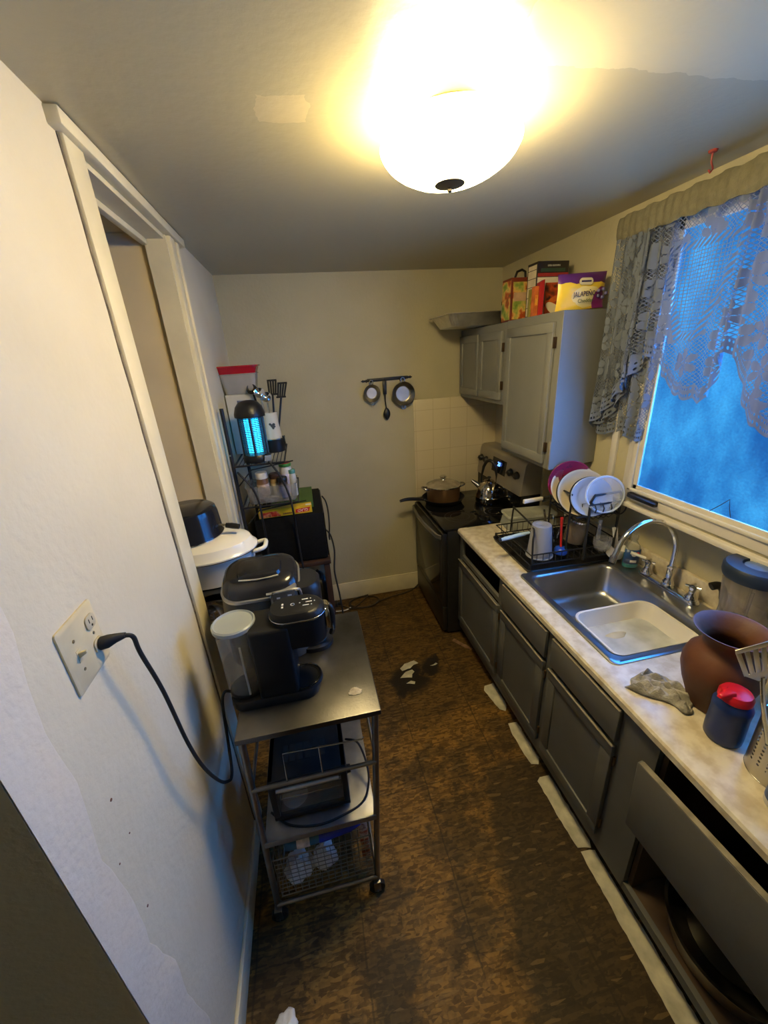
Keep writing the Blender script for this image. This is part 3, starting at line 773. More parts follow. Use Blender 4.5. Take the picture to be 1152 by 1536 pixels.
MB().cyl((-.055, .05, .12), (-.105, .095, .165), .022, .012, 16).build('spout', M_CHROME, t)
b = MB(); b.tube([(.045*c, -.045*c, z) for c, z in ((-1.0, .150), (-.95, .22), (-.75, .29), (-.4, .335), (0, .345), (.4, .335), (.75, .29), (.95, .22), (1.0, .150))], [.007, .008, .012, .014, .014, .014, .012, .008, .007], 12)
b.build('handle', M_BLACK, t)

# ------------------------------------------------------------------ pan rail on the back wall
t = thing('utensil_rail', 'black iron hook rail screwed to the back wall', 'rail', (.655, YB-.004, 1.91))
MB().hexa([(-.155, -.008, -.012), (.155, -.008, -.008), (.155, .003, -.008), (-.155, .003, -.012), (-.155, -.008, .012), (.155, -.008, .016), (.155, .003, .016), (-.155, .003, .012)], .002).build('bar', M_BLACKM, t)
for s in (-1, 1):
    b = MB()
    for x, r in ((.162, .013), (.176, .008), (.188, .011), (.199, .004)): b.at(s*x, -.0025, .004*s).lathe([(0, -.005), (r, -.005), (r, .005), (0, .005)], 8) if False else b.at(s*x, -.0025, .004*s, PI/2).lathe([(0, -.005), (r, -.005), (r, .005), (0, .005)], 4 if r > .01 else 12)
    b.build('finial', M_BLACKM, t)
for x in (-.13, -.02, .10): MB().tube([(x, -.010, .004), (x, -.022, -.004), (x, -.030, -.018), (x, -.036, -.008)], .0035, 6).build('hook', M_BLACKM, t)
def small_pan(label, x, z, r):
    t = thing('hanging_pan', label, 'pan', (x, YB-.040, z), group='pans hanging from the iron rail')
    b = MB().at(0, 0, 0, PI/2)     # opening faces the camera
    b.lathe([(0, -.014), (r*.62, -.014), (r*.72, -.010), (r*.96, .014), (r, .018), (r*.97, .020), (r*.70, -.004), (r*.60, -.008), (0, -.008)], 48)
    b.build('pan_body', mat('dull_pan_steel', (.30, .28, .24), .33, 1., noise=(7, .2)), t)
    MB().at(0, 0, 0, PI/2).lathe([(r*.58, -.0078), (r*.58, -.0068), (0, -.0065)], 40).build('pan_bottom', mat('bright_pan_steel', (.62, .58, .50), .42, 1., noise=(10, .1)), t)
    MB().tube([(.016*math.cos(a), -.004, r+.012+.016*math.sin(a)) for a in [2*PI*k/16 for k in range(16)]], .003, 6, closed=True).build('hanging_ring', M_STEEL, t)
    MB().tube([(.013*math.cos(a), -.006, -r-.010+.014*math.sin(a)) for a in [2*PI*k/14 for k in range(14)]], .0022, 6, closed=True).build('lower_ring', M_STEEL, t)
small_pan('smaller steel pan hanging at the left end of the iron rail', .525, 1.817, .066)
small_pan('larger steel pan hanging at the right end of the iron rail', .772, 1.795, .092)
t = thing('hanging_spoon', 'long black spoon hanging between the two pans on the iron rail', 'spoon', (.632, YB-.036, 1.90))
b = MB(); b.hexa([(-.016,-.004,-.10),(.010,-.004,-.10),(.010,.004,-.10),(-.016,.004,-.10),(-.018,-.004,.0),(.014,-.004,.0),(.014,.004,.0),(-.018,.004,.0)], .003); b.tube([(-.003, 0, -.09), (-.004, 0, -.15), (.002, 0, -.21)], .005, 8)
b.build('handle', M_BLACK, t)
b = MB(); b.grid(lambda u, v: ((.004+.026*math.sin(PI*v)**.7*math.cos(u*PI)), -.014*math.sin(u*PI)*math.sin(PI*v)**.7+.004, -.20-.095*v), 12, 14)
b.build('bowl', M_BLACK, t, solid=.003)

# ------------------------------------------------------------------ on top of the wall cabinets
ZT = 2.226
def foil_pan():
    t = thing('foil_roasting_pan', 'large shiny foil roasting pan overhanging the small wall cabinet', 'pan', (0, 0, 0))
    b = MB(); cx, cy, z = 1.235, 2.83, 2.2255
    def ring(hx, hy, z, flute):
        P = rrect(cx, cy, hx, hy, .05, z, 10); n = len(P); out = []
        for i, (x, y, zz) in enumerate(P):
            f = flute*(1 if i % 2 else -1); out.append((x+f*(x-cx)/hx, y+f*(y-cy)/hy, zz))
        return out
    b.loft([ring(.19, .145, z+.002, 0), ring(.205, .160, z+.004, 0), ring(.235, .19, z+.06, .004), ring(.245, .20, z+.074, .0), ring(.262, .217, z+.074, .0), ring(.266, .221, z+.078, 0)], True, False)
    b.build('pan_body', mat('crinkled_foil', (.74, .71, .64), .40, 1., noise=(20, .12), bump=(40, .3)), t, solid=.0008)
foil_pan()
M_GREENBOX = mat('green_food_box', (.10, .16, .035), .5, noise=(16, .9))
def printed(name, cols, scale):
    """soft multi colour print, like a picture on a carton"""
    m, nt, N, L, b = nodes_of(name)
    tc = N.new('ShaderNodeTexCoord'); n = N.new('ShaderNodeTexNoise'); n.inputs['Scale'].default_value = scale; n.inputs['Detail'].default_value = 3
    L.new(tc.outputs['Object'], n.inputs['Vector']); r = N.new('ShaderNodeValToRGB'); r.color_ramp.interpolation = 'LINEAR'
    e = r.color_ramp.elements
    for i, c in enumerate(cols):
        p = .32+.36*i/(len(cols)-1)
        if i < 2: e[i].position = p; e[i].color = lin(c)
        else: q = e.new(p); q.color = lin(c)
    L.new(n.outputs['Fac'], r.inputs['Fac']); L.new(r.outputs['Color'], b.inputs['Base Color']); b.inputs['Roughness'].default_value = .35
    return m
M_P1 = printed('print_greens', ('#5a7a28', '#8fa04a', '#d8b060', '#b0421c', '#3d5a1c'), 14)
M_P2 = printed('print_cocoa', ('#3a140a', '#7a2c12', '#b8481a', '#2a0c08'), 22)
t = thing('food_carton', 'green and red food carton with a black carry handle on the wall cabinet', 'box', (1.335, 2.455, ZT))
b = MB(); b.box(-.056, .056, -.055, .055, 0, .228, .002)
b.build('carton', mat('dark_red_card', (.16, .025, .012), .45, noise=(9, .2)), t, smooth=False)
MB().box(-.044, .050, -.0565, -.0545, .008, .205).build('front_print', M_P1, t); MB().box(-.0575, -.0555, -.048, .048, .008, .215).build('side_print', M_P1, t)
MB().box(-.040, .045, -.0575, -.056, .105, .150, .0005).build('cream_panel', mat('pinkish_print', (.52, .33, .20), .4, noise=(25, .2)), t)
MB().tube([(-.02, -.02, .226), (-.006, -.02, .262), (.024, -.02, .272), (.046, -.02, .262), (.050, -.02, .226)], .007, 8).build('carry_handle', M_BLACK, t)
t = thing('cereal_box', 'tall box with a black top, red band and brown food picture behind the small cartons', 'box', (1.410, 2.247, ZT))
MB().box(-.092, .092, -.05, .05, 0, .268, .0015).build('carton', mat('black_card', (.018, .013, .013), .4, noise=(9, .2)), t, smooth=False)
MB().box(-.0935, -.0915, -.040, .040, .01, .255).build('cream_side', mat('cream_card', (.55, .47, .33), .45, noise=(30, .12)), t)
for z in (.05, .10, .15, .19, .23): MB().box(-.0942, -.0930, -.041, .041, z, z+.003).build('side_line', M_BLACK, t, smooth=False)
MB().box(-.090, .092, -.0512, -.0495, .196, .212).build('red_band', mat('crimson_card', (.30, .025, .022), .4, noise=(12, .2)), t)
MB().box(-.072, .072, -.0512, -.0495, .218, .234).build('dark_green_strip', mat('bottle_green_card', (.03, .06, .04), .4, noise=(12, .2)), t)
MB().box(-.034, .040, -.0512, -.0495, .243, .251).build('pale_strip', mat('pale_print', (.30, .29, .26), .5, noise=(160, .9)), t)
wf = MB().box(-.090, .088, -.0515, -.0495, .002, .192).build('white_front', mat('white_card', (.62, .57, .46), .4, noise=(9, .06)), t)
MB().box(-.040, .058, -.0525, -.0512, .012, .166).build('food_picture', M_P2, wf)
b = MB()
b.loft([[(.012+.052*math.cos(a)*(1 if math.cos(a) > 0 else .8), yy, .040+.026*math.sin(a)-.018*math.cos(a)) for a in [2*PI*k/24 for k in range(24)]] for yy in (-.0535, -.052)])
b.build('cream_swoosh', mat('cream_print', (.70, .62, .44), .4), wf)
b = MB()
b.loft([[(.020+.034*math.cos(a), yy, .085+.014*math.sin(a)+.010*math.cos(a)) for a in [2*PI*k/20 for k in range(20)]] for yy in (-.0533, -.052)])
b.build('orange_swoosh', mat('orange_print', (.55, .13, .02), .4, noise=(20, .2)), wf)
t = thing('tea_carton', 'narrow olive carton standing behind the orange carton', 'box', (1.286, 2.180, ZT))
MB().box(-.018, .016, -.009, .009, 0, .134, .0015).build('carton', mat('olive_card', (.20, .17, .035), .45, noise=(14, .25)), t, smooth=False)
MB().box(-.014, .012, -.0100, -.0085, .010, .11).build('label_panel', printed('print_olive', ('#6a6018', '#a0902c', '#4a4410'), 20), t)
t = thing('tea_carton', 'narrow orange carton standing left of the narrow red carton', 'box', (1.280, 2.140, ZT))
MB().box(-.013, .011, -.015, .015, 0, .142, .0015).build('carton', mat('orange_card', (.52, .13, .03), .45, noise=(18, .35)), t, smooth=False)
MB().box(-.008, .008, -.0162, -.0145, .05, .10).build('label_panel', printed('print_orange', ('#c85a20', '#e0a040', '#5a7a2a'), 30), t)
t = thing('tea_carton', 'narrow red carton in front of the white fronted tall box', 'box', (1.309, 2.140, ZT))
MB().hexa([(-.015,-.016,0),(.013,-.016,0),(.013,.016,0),(-.015,.016,0),(-.015,-.016,.158),(.013,-.016,.172),(.013,.016,.172),(-.015,.016,.158)], .0015).build('carton', mat('red_card', (.42, .022, .025), .4, noise=(9, .15)), t, smooth=False)
t = thing('sauce_bottle', 'small dark bottle at the back end of the wall cabinet top', 'bottle', (1.335, 2.560, ZT))
MB().lathe([(0, .0), (.028, 0), (.030, .004), (.030, .12), (.020, .15), (.012, .16), (.012, .185), (0, .185)], 24).build('bottle_body', mat('dark_bottle_glass', (.02, .014, .010), .15), t)
MB().lathe([(.014, .183), (.015, .185), (.015, .208), (.010, .222), (0, .224)], 20).build('cap', M_BLACK, t)
MB().lathe([(.0305, .03), (.0308, .032), (.0308, .10), (.0305, .102)], 24).build('bottle_label', mat('grey_label', (.33, .31, .26), .5, noise=(40, .4)), t)

def snack_bag():
    t = thing('snack_bag', 'yellow and purple cheese snack bag on the near end of the wall cabinet', 'bag', (1.395, 1.925, ZT), rz=.0)
    W, Hh = .132, .158
    def fn(side):
        def g(u, v):
            x = (u*2-1)*W*(1-.05*math.sin(PI*v)); z = v*Hh
            puff = .032*(math.sin(PI*u)**.6)*(math.sin(PI*min(1, v*.93+.07))**.6)
            return (x, side*puff + .003*math.sin(9*u)*math.sin(7*v), z+.010*u)
        return g
    b = MB(); b.grid(fn(-1), 26, 20); b.grid(fn(1), 26, 20); bmesh.ops.remove_doubles(b.bm, verts=b.bm.verts, dist=4e-4)
    m, nt, N, L, bs = nodes_of('snack_bag_print')
    tc = N.new('ShaderNodeTexCoord'); sp = N.new('ShaderNodeSeparateXYZ'); L.new(tc.outputs['Object'], sp.inputs[0])
    nz = N.new('ShaderNodeTexNoise'); nz.inputs['Scale'].default_value = 16; L.new(tc.outputs['Object'], nz.inputs['Vector'])
    def mth(op, a, c):
        q = N.new('ShaderNodeMath'); q.operation = op
        for i, val in enumerate((a, c)):
            if isinstance(val, (int, float)): q.inputs[i].default_value = val
            else: L.new(val, q.inputs[i])
        return q.outputs[0]
    def mix(f, A, B):
        q = N.new('ShaderNodeMix'); q.data_type = 'RGBA'; L.new(f, q.inputs[0])
        for i, val in ((6, A), (7, B)):
            if isinstance(val, str): q.inputs[i].default_value = lin(val)
            else: L.new(val, q.inputs[i])
        return q.outputs[2]
    w_ = mth('MULTIPLY', mth('SUBTRACT', nz.outputs['Fac'], .5), .035)
    zz = mth('ADD', sp.outputs['Z'], w_); xx = mth('ADD', sp.outputs['X'], w_)
    c = mix(mth('LESS_THAN', zz, .118), '#5a2a68', '#e8c23a')           # purple top band, yellow body
    dx = mth('SUBTRACT', xx, .012); dz = mth('SUBTRACT', zz, .058)
    oval = mth('LESS_THAN', mth('ADD', mth('MULTIPLY', mth('MULTIPLY', dx, dx), .32), mth('MULTIPLY', dz, dz)), .0019)
    c = mix(oval, c, '#e6d28a')
    dx2 = mth('SUBTRACT', xx, .105); dz2 = mth('SUBTRACT', zz, .045)
    blob = mth('LESS_THAN', mth('ADD', mth('MULTIPLY', dx2, dx2), mth('MULTIPLY', dz2, dz2)), .0028)
    c = mix(blob, c, '#8a2f78')
    L.new(c, bs.inputs['Base Color']); bs.inputs['Roughness'].default_value = .28
    b.build('bag_body', m, t)
    text('bag_lettering', 'JALAPE\u00d1O', .031, mat('dark_purple_print', (.035, .012, .05), .5), t, face('-y', -.004, -.0362, .068, .05), sx=.82)
    text('bag_script', 'Cheddar', .024, mat('green_print', (.12, .14, .03), .5), t, face('-y', .005, -.0345, .040, .05))
    b = MB().at(.0, -.0325, .122, PI/2, 0, 0)
    b.loft([rrect(0, 0, .036, .015, .0148, -.001), rrect(0, 0, .036, .015, .0148, .0015)])
    lg = b.build('brand_badge', mat('badge_cream', (.70, .58, .25), .4), t)
    MB().box(-.026, .026, -.0352, -.0338, .119, .126).build('badge_strip', MATS['dark_purple_print'], lg)
    b = MB()
    for k in range(5):
        a = k*1.25; b.at(.095+.022*math.cos(a), -.027, .070+.018*math.sin(a)).lathe([(0, -.009), (.007, -.006), (.009, 0), (.007, .006), (0, .009)], 12)
    b.build('berry_print', mat('berry_print', (.10, .09, .22), .4, noise=(60, .4)), t)
snack_bag()

# ------------------------------------------------------------------ dish rack and what stands in it
CZ = .9145
def dish_rack():
    t = thing('dish_rack', 'two tier black wire dish rack on a black drip tray by the sink', 'dish rack', (1.365, 1.905, CZ), rz=-.03)
    x0, x1, y0, y1 = -.255, .30, -.215, .215
    b = MB()
    b.loft([rrect(.02, 0, .285, .225, .03, 0), rrect(.02, 0, .295, .235, .03, .022), rrect(.02, 0, .290, .230, .028, .022), rrect(.02, 0, .278, .218, .026, .006)], True, True)
    b.build('drip_tray', M_BLACK, t)
    b = MB()
    for z in (.045, .105):
        b.tube([(x0, y0, z), (x1, y0, z), (x1, y1, z), (x0, y1, z)], .0045, 8, closed=True)
    for k in range(1, 15):
        x = x0+(x1-x0)*k/15
        b.tube([(x, y0, .105), (x, y0, .045), (x, y1, .045), (x, y1, .105)], .0022, 6)
    for k in range(1, 4):
        y = y0+(y1-y0)*k/4
        b.tube([(x0, y, .105), (x0, y, .045), (x1, y, .045), (x1, y, .105)], .0022, 6)
    b.build('lower_basket', M_BLACKM, t)
    for x in (x0, x1):
        for y in (y0, y1): MB().cyl((x, y, .023), (x, y, .05), .006, None, 8).build('leg', M_BLACKM, t)
    # square wire loops that carry the upper tier
    r = .0055
    MB().tube(spline([(x0+.01, y0, .05), (x0+.005, y0, .19), (x0+.02, y0+.02, .225), (x0+.06, y0+.12, .228), (x0+.09, y1-.06, .23), (x0+.10, y1-.02, .21), (x0+.10, y1, .05)], 6), r, 8).build('end_loop', M_BLACKM, t)
    zt = .310; ux0, ux1, uy0, uy1 = -.03, .215, -.245, .0
    b = MB(); b.tube([(ux0, y0+.03, .05), (ux0, y0+.03, zt), (ux0, y0+.03, zt+.11), (ux0, uy1, zt+.11), (ux0, uy1, .05)], r, 8); b.build('upright_loop', M_BLACKM, t)
    b = MB(); b.tube([(ux0+.07, uy0, .05), (ux0+.07, uy0, zt+.08), (ux0+.09, uy0, zt+.115), (ux1-.01, uy0, zt+.118), (ux1, uy0, zt+.09), (ux1, uy0, .05)], r*1.25, 8); b.build('upright_loop', M_BLACKM, t)
    b = MB()
    b.tube([(ux0, uy0, zt), (ux1, uy0, zt), (ux1, uy1, zt), (ux0, uy1, zt)], .0045, 8, closed=True)
    for k in range(1, 8):
        x = ux0+(ux1-ux0)*k/8
        b.tube([(x, uy0, zt), (x, uy0+.03, zt-.035), (x, uy1-.03, zt-.035), (x, uy1, zt)], .0022, 6)
    for k in range(5):
        y = uy0+.03+.045*k
        b.tube([(ux0+.05, y, zt-.03), (ux0+.05, y+.005, zt+.06), (ux0+.085, y+.005, zt+.06), (ux0+.085, y, zt-.03)], .0020, 6)
    b.build('upper_basket', M_BLACKM, t)
    b = MB(); b.tube([(ux0+.05, uy0-.02, zt+.07), (ux1, uy0-.02, zt+.075)], .005, 8)
    for k in range(4):
        x = ux0+.08+.045*k; b.tube([(x, uy0, zt+.07), (x, uy0-.02, zt+.07), (x, uy0-.035, zt+.05), (x, uy0-.03, zt+.03)], .0035, 6)
    b.build('cup_hooks', M_BLACKM, t)
    MB().tube([(ux1-.005+.036*math.cos(a), uy0-.01, zt+.03+.036*math.sin(a)) for a in [2*PI*k/20 for k in range(20)]], .004, 6, closed=True).build('hanging_ring', M_BLACKM, t)
dish_rack()
def plate(name, label, cat, x, y, z, r, tilt, turn, prof, m, rim=None, grp='plates standing in the dish rack'):
    """round dish standing on edge: its face looks to -y, leaning back by tilt and turned by turn"""
    t = thing(name, label, cat, (x, y, z), rz=turn, group=grp)
    M_ = lambda b: b.at(0, 0, 0, PI/2-tilt, 0, 0)
    M_(MB()).lathe([(a*r, h_) for a, h_ in prof], 56).build('dish_body', m, t)
    if rim: M_(MB()).lathe([(r*.96, prof[-1][1]-.005), (r*1.015, prof[-1][1]-.002), (r*1.015, prof[-1][1]+.004), (r*.955, prof[-1][1]+.003)], 56).build('rim_band', rim, t)
    return t
flat = [(0, 0), (.6, 0), (.66, .003), (.97, .016), (1, .019), (.97, .021), (.64, .008), (.56, .005), (0, .005)]
flat2 = [(0, .005), (.56, .005), (.64, .008), (.97, .021), (1, .019), (.97, .016), (.66, .003), (.6, 0), (0, 0)]
shallow = [(0, 0), (.55, 0), (.62, .004), (.90, .022), (1, .034), (.97, .034), (.88, .026), (.60, .009), (0, .006)]
bowl = [(0, 0), (.45, 0), (.5, .004), (.82, .03), (.98, .062), (1, .066), (.97, .066), (.80, .036), (.48, .009), (0, .006)]
M_DARKGREY = mat('slate_glaze', (.045, .048, .055), .25, noise=(12, .2)); M_CREAM = mat('cream_glaze', (.50, .43, .31), .22, noise=(10, .06))
plate('plastic_plate', 'pink purple plastic plate standing at the back of the dish rack', 'plate', 1.385, 1.832, 1.368, .119, .10, -.30, flat2, mat('magenta_plastic', (.30, .025, .085), .2, trans=.25, alpha=.85, noise=(8, .1)))
plate('dinner_bowl', 'cream bowl with dark outside nearest the purple plate', 'bowl', 1.400, 1.812, 1.338, .122, .42, -.42, shallow, M_CREAM, M_DARKGREY)
plate('dinner_bowl', 'cream bowl with dark outside between the other bowl and the blue plate', 'bowl', 1.416, 1.765, 1.318, .126, .42, -.42, shallow, M_CREAM, M_DARKGREY)
plate('dinner_plate', 'pale blue plate with a black rim in front of the cream bowls', 'plate', 1.425, 1.702, 1.318, .105, .30, -.34, flat2, mat('pale_blue_glaze', (.33, .37, .44), .22, noise=(14, .08)), M_BLACK)
t = thing('clear_cover', 'clear round plastic cover leaning on the blue plate', 'lid', (1.468, 1.652, 1.340), rz=-.30)
M_LIDP = mat('cloudy_lid_plastic', (.70, .76, .84), .25, trans=.5, alpha=.45, ior=1.2)
MB().at(0, 0, 0, PI/2-.24).lathe([(0, 0), (.075, 0), (.080, .002), (.090, .003)], 48).build('cover_disc', M_LIDP, t, solid=.001)
MB().at(0, 0, 0, PI/2-.24).lathe([(.088, -.004), (.097, -.004), (.099, .004), (.095, .008), (.088, .006)], 48).build('cover_rim', mat('lid_rim_plastic', (.60, .68, .78), .25, alpha=.6), t)

def cup_upside(name, label, cat, x, y, z, rt, rb, h, m):
    t = thing(name, label, cat, (x, y, z))
    MB().lathe([(rb, 0), (rb*1.04, .003), (rb*1.04, .009), (rb*.99, .011), (rb*.97, .02), (rb*.98, .024), (rb*.95, .04), (rt, h-.008), (rt*.96, h), (rt*.6, h), (rt*.55, h-.004), (0, h-.004)], 40).build('cup_body', m, t, solid=.0012)
    MB().lathe([(rb*1.03, .0), (rb*1.075, .002), (rb*1.075, .008), (rb*1.03, .009)], 40).build('cup_rim', M_FROST, t)
    return t
cup_upside('plastic_cup', 'frosted plastic cup standing upside down at the front of the rack', 'cup', 1.205, 1.775, CZ+.053, .052, .068, .19, mat('frosted_cup_plastic', (.52, .52, .54), .3, trans=.35, alpha=.55, ior=1.25))
t = thing('dish_brush', 'red handled brush with a blue head standing beside the frosted cup', 'brush', (1.318, 1.745, CZ+.06))
MB().tube([(.0, 0, .03), (-.006, .003, .12), (-.012, .006, .22)], [.007, .006, .008], 10).build('handle', mat('red_plastic', (.55, .02, .015), .3, noise=(9, .1)), t)
MB().lathe([(0, 0), (.030, .0), (.036, .006), (.036, .026), (.028, .038), (.010, .044), (0, .044)], 24).build('brush_head', mat('blue_plastic', (.012, .06, .42), .3, noise=(9, .15)), t)
t = thing('glass_mug', 'clear amber tinted glass jar leaning in the dish rack', 'jar', (1.43, 1.80, CZ+.09), rz=.2)
MB().at(0, 0, 0, .12, .10, 0).lathe([(0, 0), (.042, 0), (.052, .008), (.056, .03), (.056, .10), (.050, .125), (.050, .14), (.053, .143), (.047, .143), (.047, .12), (.051, .10), (.051, .03), (.046, .012), (0, .008)], 36).build('jar_body', mat('amber_tint_glass', (.62, .50, .36), .06, trans=.75, alpha=.7, ior=1.3), t)
MB().at(0, 0, 0, .12, .10, 0).lathe([(.0475, .138), (.0545, .138), (.0545, .148), (.0475, .148)], 36).build('steel_rim', M_CHROME, t)
t = thing('measuring_ladle', 'clear plastic ladle hanging bowl down from the rack hooks', 'ladle', (1.475, 1.625, CZ+.13))
MB().lathe([(0, -.020), (.020, -.016), (.036, -.002), (.044, .020), (.046, .055), (.043, .056), (.041, .022), (.033, .002), (0, -.015)], 32).build('ladle_bowl', M_CLEAR, t)
MB().box(-.042, -.020, -.003, .003, .05, .165, .002).build('handle', M_CLEAR, t); 
t = thing('measuring_scoop', 'white plastic scoop hanging at the sink end of the dish rack', 'scoop', (1.600, 1.660, CZ+.06))
MB().at(0, 0, 0, .2, .15).lathe([(0, -.028), (.030, -.026), (.040, -.018), (.046, .04), (.050, .044), (.044, .045), (.036, -.012), (0, -.020)], 28).build('scoop_cup', M_PLWHITE, t)
MB().hexa([(-.012,-.006,.03),(.014,-.006,.03),(.014,.002,.03),(-.012,.002,.03),(-.052,-.012,.165),(-.022,-.012,.165),(-.022,-.004,.165),(-.052,-.004,.165)], .002).build('handle', M_PLWHITE, t)
t = thing('chef_knife', 'knife with a white handle lying across the rack behind the cup', 'knife', (1.30, 1.935, 1.245), rz=.10)
MB().hexa([(-.13,-.010,-.012),(0,-.010,-.010),(0,.010,-.010),(-.13,.010,-.014),(-.13,-.010,.014),(0,-.010,.012),(0,.010,.012),(-.13,.010,.012)], .006).build('handle', M_PLWHITE, t)
MB().hexa([(0,-.001,-.024),(.17,-.0005,-.008),(.17,.0005,-.008),(0,.001,-.024),(0,-.001,.010),(.17,-.0005,.010),(.17,.0005,.010),(0,.001,.010)]).build('blade', M_STEEL, t)
t = thing('spatula', 'pale blue handled utensil sticking out of the left side of the rack', 'spatula', (1.115, 1.845, 1.055), rz=-.05)
MB().tube(spline([(-.115, 0, .005), (-.06, 0, .012), (.0, 0, .022), (.06, 0, .028)], 5), [.010]*3+[.012]*10+[.009]*3, 12).build('handle', mat('pale_blue_plastic', (.38, .52, .66), .25, noise=(6, .06)), t)
MB().tube([(-.122, 0, .004), (-.110, 0, .0055)], .0115, 12).build('end_cap', M_BLACK, t)
MB().hexa([(.055,-.025,.022),(.17,-.035,.030),(.17,.035,.030),(.055,.025,.022),(.055,-.025,.027),(.17,-.035,.034),(.17,.035,.034),(.055,.025,.027)], .001).build('blade', M_BLACK, t)
fk = None
for i, (x, y, dx, dy, h, lb) in enumerate(((1.335, 1.90, .02, .02, .17, 'steel fork leaning in the rack behind the frosted cup'), (1.372, 1.885, -.02, .03, .19, 'tall steel spoon leaning in the rack beside the red brush'), (1.395, 1.90, .04, .0, .185, 'steel butter knife leaning right in the rack by the jar'), (1.36, 1.925, -.035, .02, .20, 'steel table knife leaning left at the back of the cutlery'))):
    t = thing(('fork', 'spoon', 'butter_knife', 'table_knife')[i], lb, ('fork', 'spoon', 'knife', 'knife')[i], (x, y, CZ+.055), group='cutlery drying in the rack')
    MB().tube([(0, 0, 0), (dx*.6, dy*.6, h*.6)], [.006, .003], 8).build('handle', M_CHROME, t)
    b = MB()
    if i == 0:
        for k in (-1, 0, 1): b.tube([(dx*.6+.006*k, dy*.6, h*.62), (dx*.9+.008*k, dy*.9, h)], .002, 6)
        b.box(dx*.6-.010, dx*.6+.010, dy*.6-.0015, dy*.6+.0015, h*.58, h*.68, .001)
    elif i == 1: b.at(dx*.85, dy*.85, h*.85, PI/2-.2).lathe([(0, -.006), (.010, -.004), (.017, 0), (.016, .001), (0, -.004)], 18)
    else: b.hexa([(dx*.6-.008,dy*.6-.001,h*.58),(dx*.6+.008,dy*.6-.001,h*.58),(dx*.6+.008,dy*.6+.001,h*.58),(dx*.6-.008,dy*.6+.001,h*.58),(dx-.006,dy-.0005,h),(dx+.006,dy-.0005,h),(dx+.006,dy+.0005,h),(dx-.006,dy+.0005,h)])
    b.build(('tines', 'bowl', 'blade', 'blade')[i], M_CHROME, t)

def tub(name, label, cat, x, y, z, hx, hy, h, taper, rz, m, mlid=None, lidh=.012, grp=None):
    t = thing(name, label, cat, (x, y, z), rz=rz, group=grp)
    b = MB(); r = .03
    b.loft([rrect(0, 0, hx*taper, hy*taper, r, 0), rrect(0, 0, hx*(taper+.03), hy*(taper+.03), r, .006), rrect(0, 0, hx, hy, r, h-.006), rrect(0, 0, hx+.006, hy+.006, r, h-.004), rrect(0, 0, hx+.006, hy+.006, r, h)], True, False)
    b.build('tub_body', m, t, solid=.0012)
    if mlid:
        b = MB(); b.loft([rrect(0, 0, hx+.008, hy+.008, r, h-.006), rrect(0, 0, hx+.010, hy+.010, r, h-.004), rrect(0, 0, hx+.010, hy+.010, r, h+lidh*.6), rrect(0, 0, hx+.002, hy+.002, r, h+lidh), rrect(0, 0, hx-.008, hy-.008, r, h+lidh*.55)], False, True)
        b.build('lid', mlid, t)
    return t
t = tub('food_container', 'clear rectangular plastic food container upside down between stove and dish rack', 'container', 1.44, 2.285, CZ, .165, .075, .088, 1.06, -.12, mat('milky_container', (.62, .64, .58), .25, trans=.35, alpha=.62, noise=(9, .1)), mat('milky_container_top', (.58, .60, .52), .3, trans=.3, alpha=.8, noise=(12, .25)))
# ------------------------------------------------------------------ sink contents and things on the counter
t = thing('dish_tub', 'white rectangular plastic dish tub of cloudy water standing in the sink', 'tub', (0, 0, 0))
wx, wy = 1.315, 1.185; b = MB()
b.loft([rrect(wx, wy, .165, .122, .05, .7435), rrect(wx, wy, .172, .128, .05, .752), rrect(wx, wy, .198, .152, .055, .888), rrect(wx, wy, .206, .160, .06, .890), rrect(wx, wy, .208, .162, .06, .886)], True, False)
b.build('tub_body', mat('old_white_plastic', (.72, .68, .60), .35, noise=(6, .06)), t, solid=.0025)
MB().loft([rrect(wx, wy, .180, .136, .05, .80), rrect(wx, wy, .182, .138, .05, .806)]).build('water', mat('cloudy_water', (.50, .52, .53), .06, noise=(9, .25)), t)
MB().loft([[(wx-.03+.05*math.cos(a)*(1+.2*math.sin(3*a)), wy+.055+.022*math.sin(a), .8062) for a in [2*PI*k/20 for k in range(20)]], [(wx-.03+.036*math.cos(a), wy+.055+.014*math.sin(a), .812) for a in [2*PI*k/20 for k in range(20)]]]).build('soap_remnant', mat('soap_sliver', (.50, .46, .33), .5, noise=(30, .1)), t)

t = thing('soap_bottle', 'clear dish soap bottle with turquoise liquid behind the sink', 'bottle', (1.636, 1.585, .9225), rz=-.35)
def oval(hx, hy, z, n=28): return [(hx*math.cos(2*PI*k/n), hy*math.sin(2*PI*k/n), z) for k in range(n)]
MB().loft([oval(.036, .024, 0), oval(.041, .027, .006), oval(.040, .026, .10), oval(.037, .024, .125), oval(.020, .018, .150), oval(.015, .015, .158), oval(.015, .015, .168)]).build('bottle_body', mat('soap_bottle_plastic', (.75, .85, .88), .1, trans=.8, alpha=.35, ior=1.3), t)
MB().loft([oval(.034, .0225, .003), oval(.0385, .025, .008), oval(.0380, .0245, .082)]).build('liquid', mat('turquoise_soap', (.0, .28, .36), .15, trans=.3, noise=(9, .1)), t)
MB().lathe([(.017, .166), (.018, .168), (.018, .186), (.008, .192), (.007, .202), (0, .203)], 20).build('cap', M_CLEAR, t)
L_ = []
for z, s in ((.028, 1), (.112, .98)): L_.append([(.0415*s*math.cos(a), .0280*s*math.sin(a), z) for a in [-PI+.25+ (PI-.5)*k/14 for k in range(15)]])
lb_ = MB().loft(L_, False, False, closed=False).build('bottle_label', mat('navy_label', (.012, .05, .17), .35, noise=(40, .5)), t, solid=.0006)
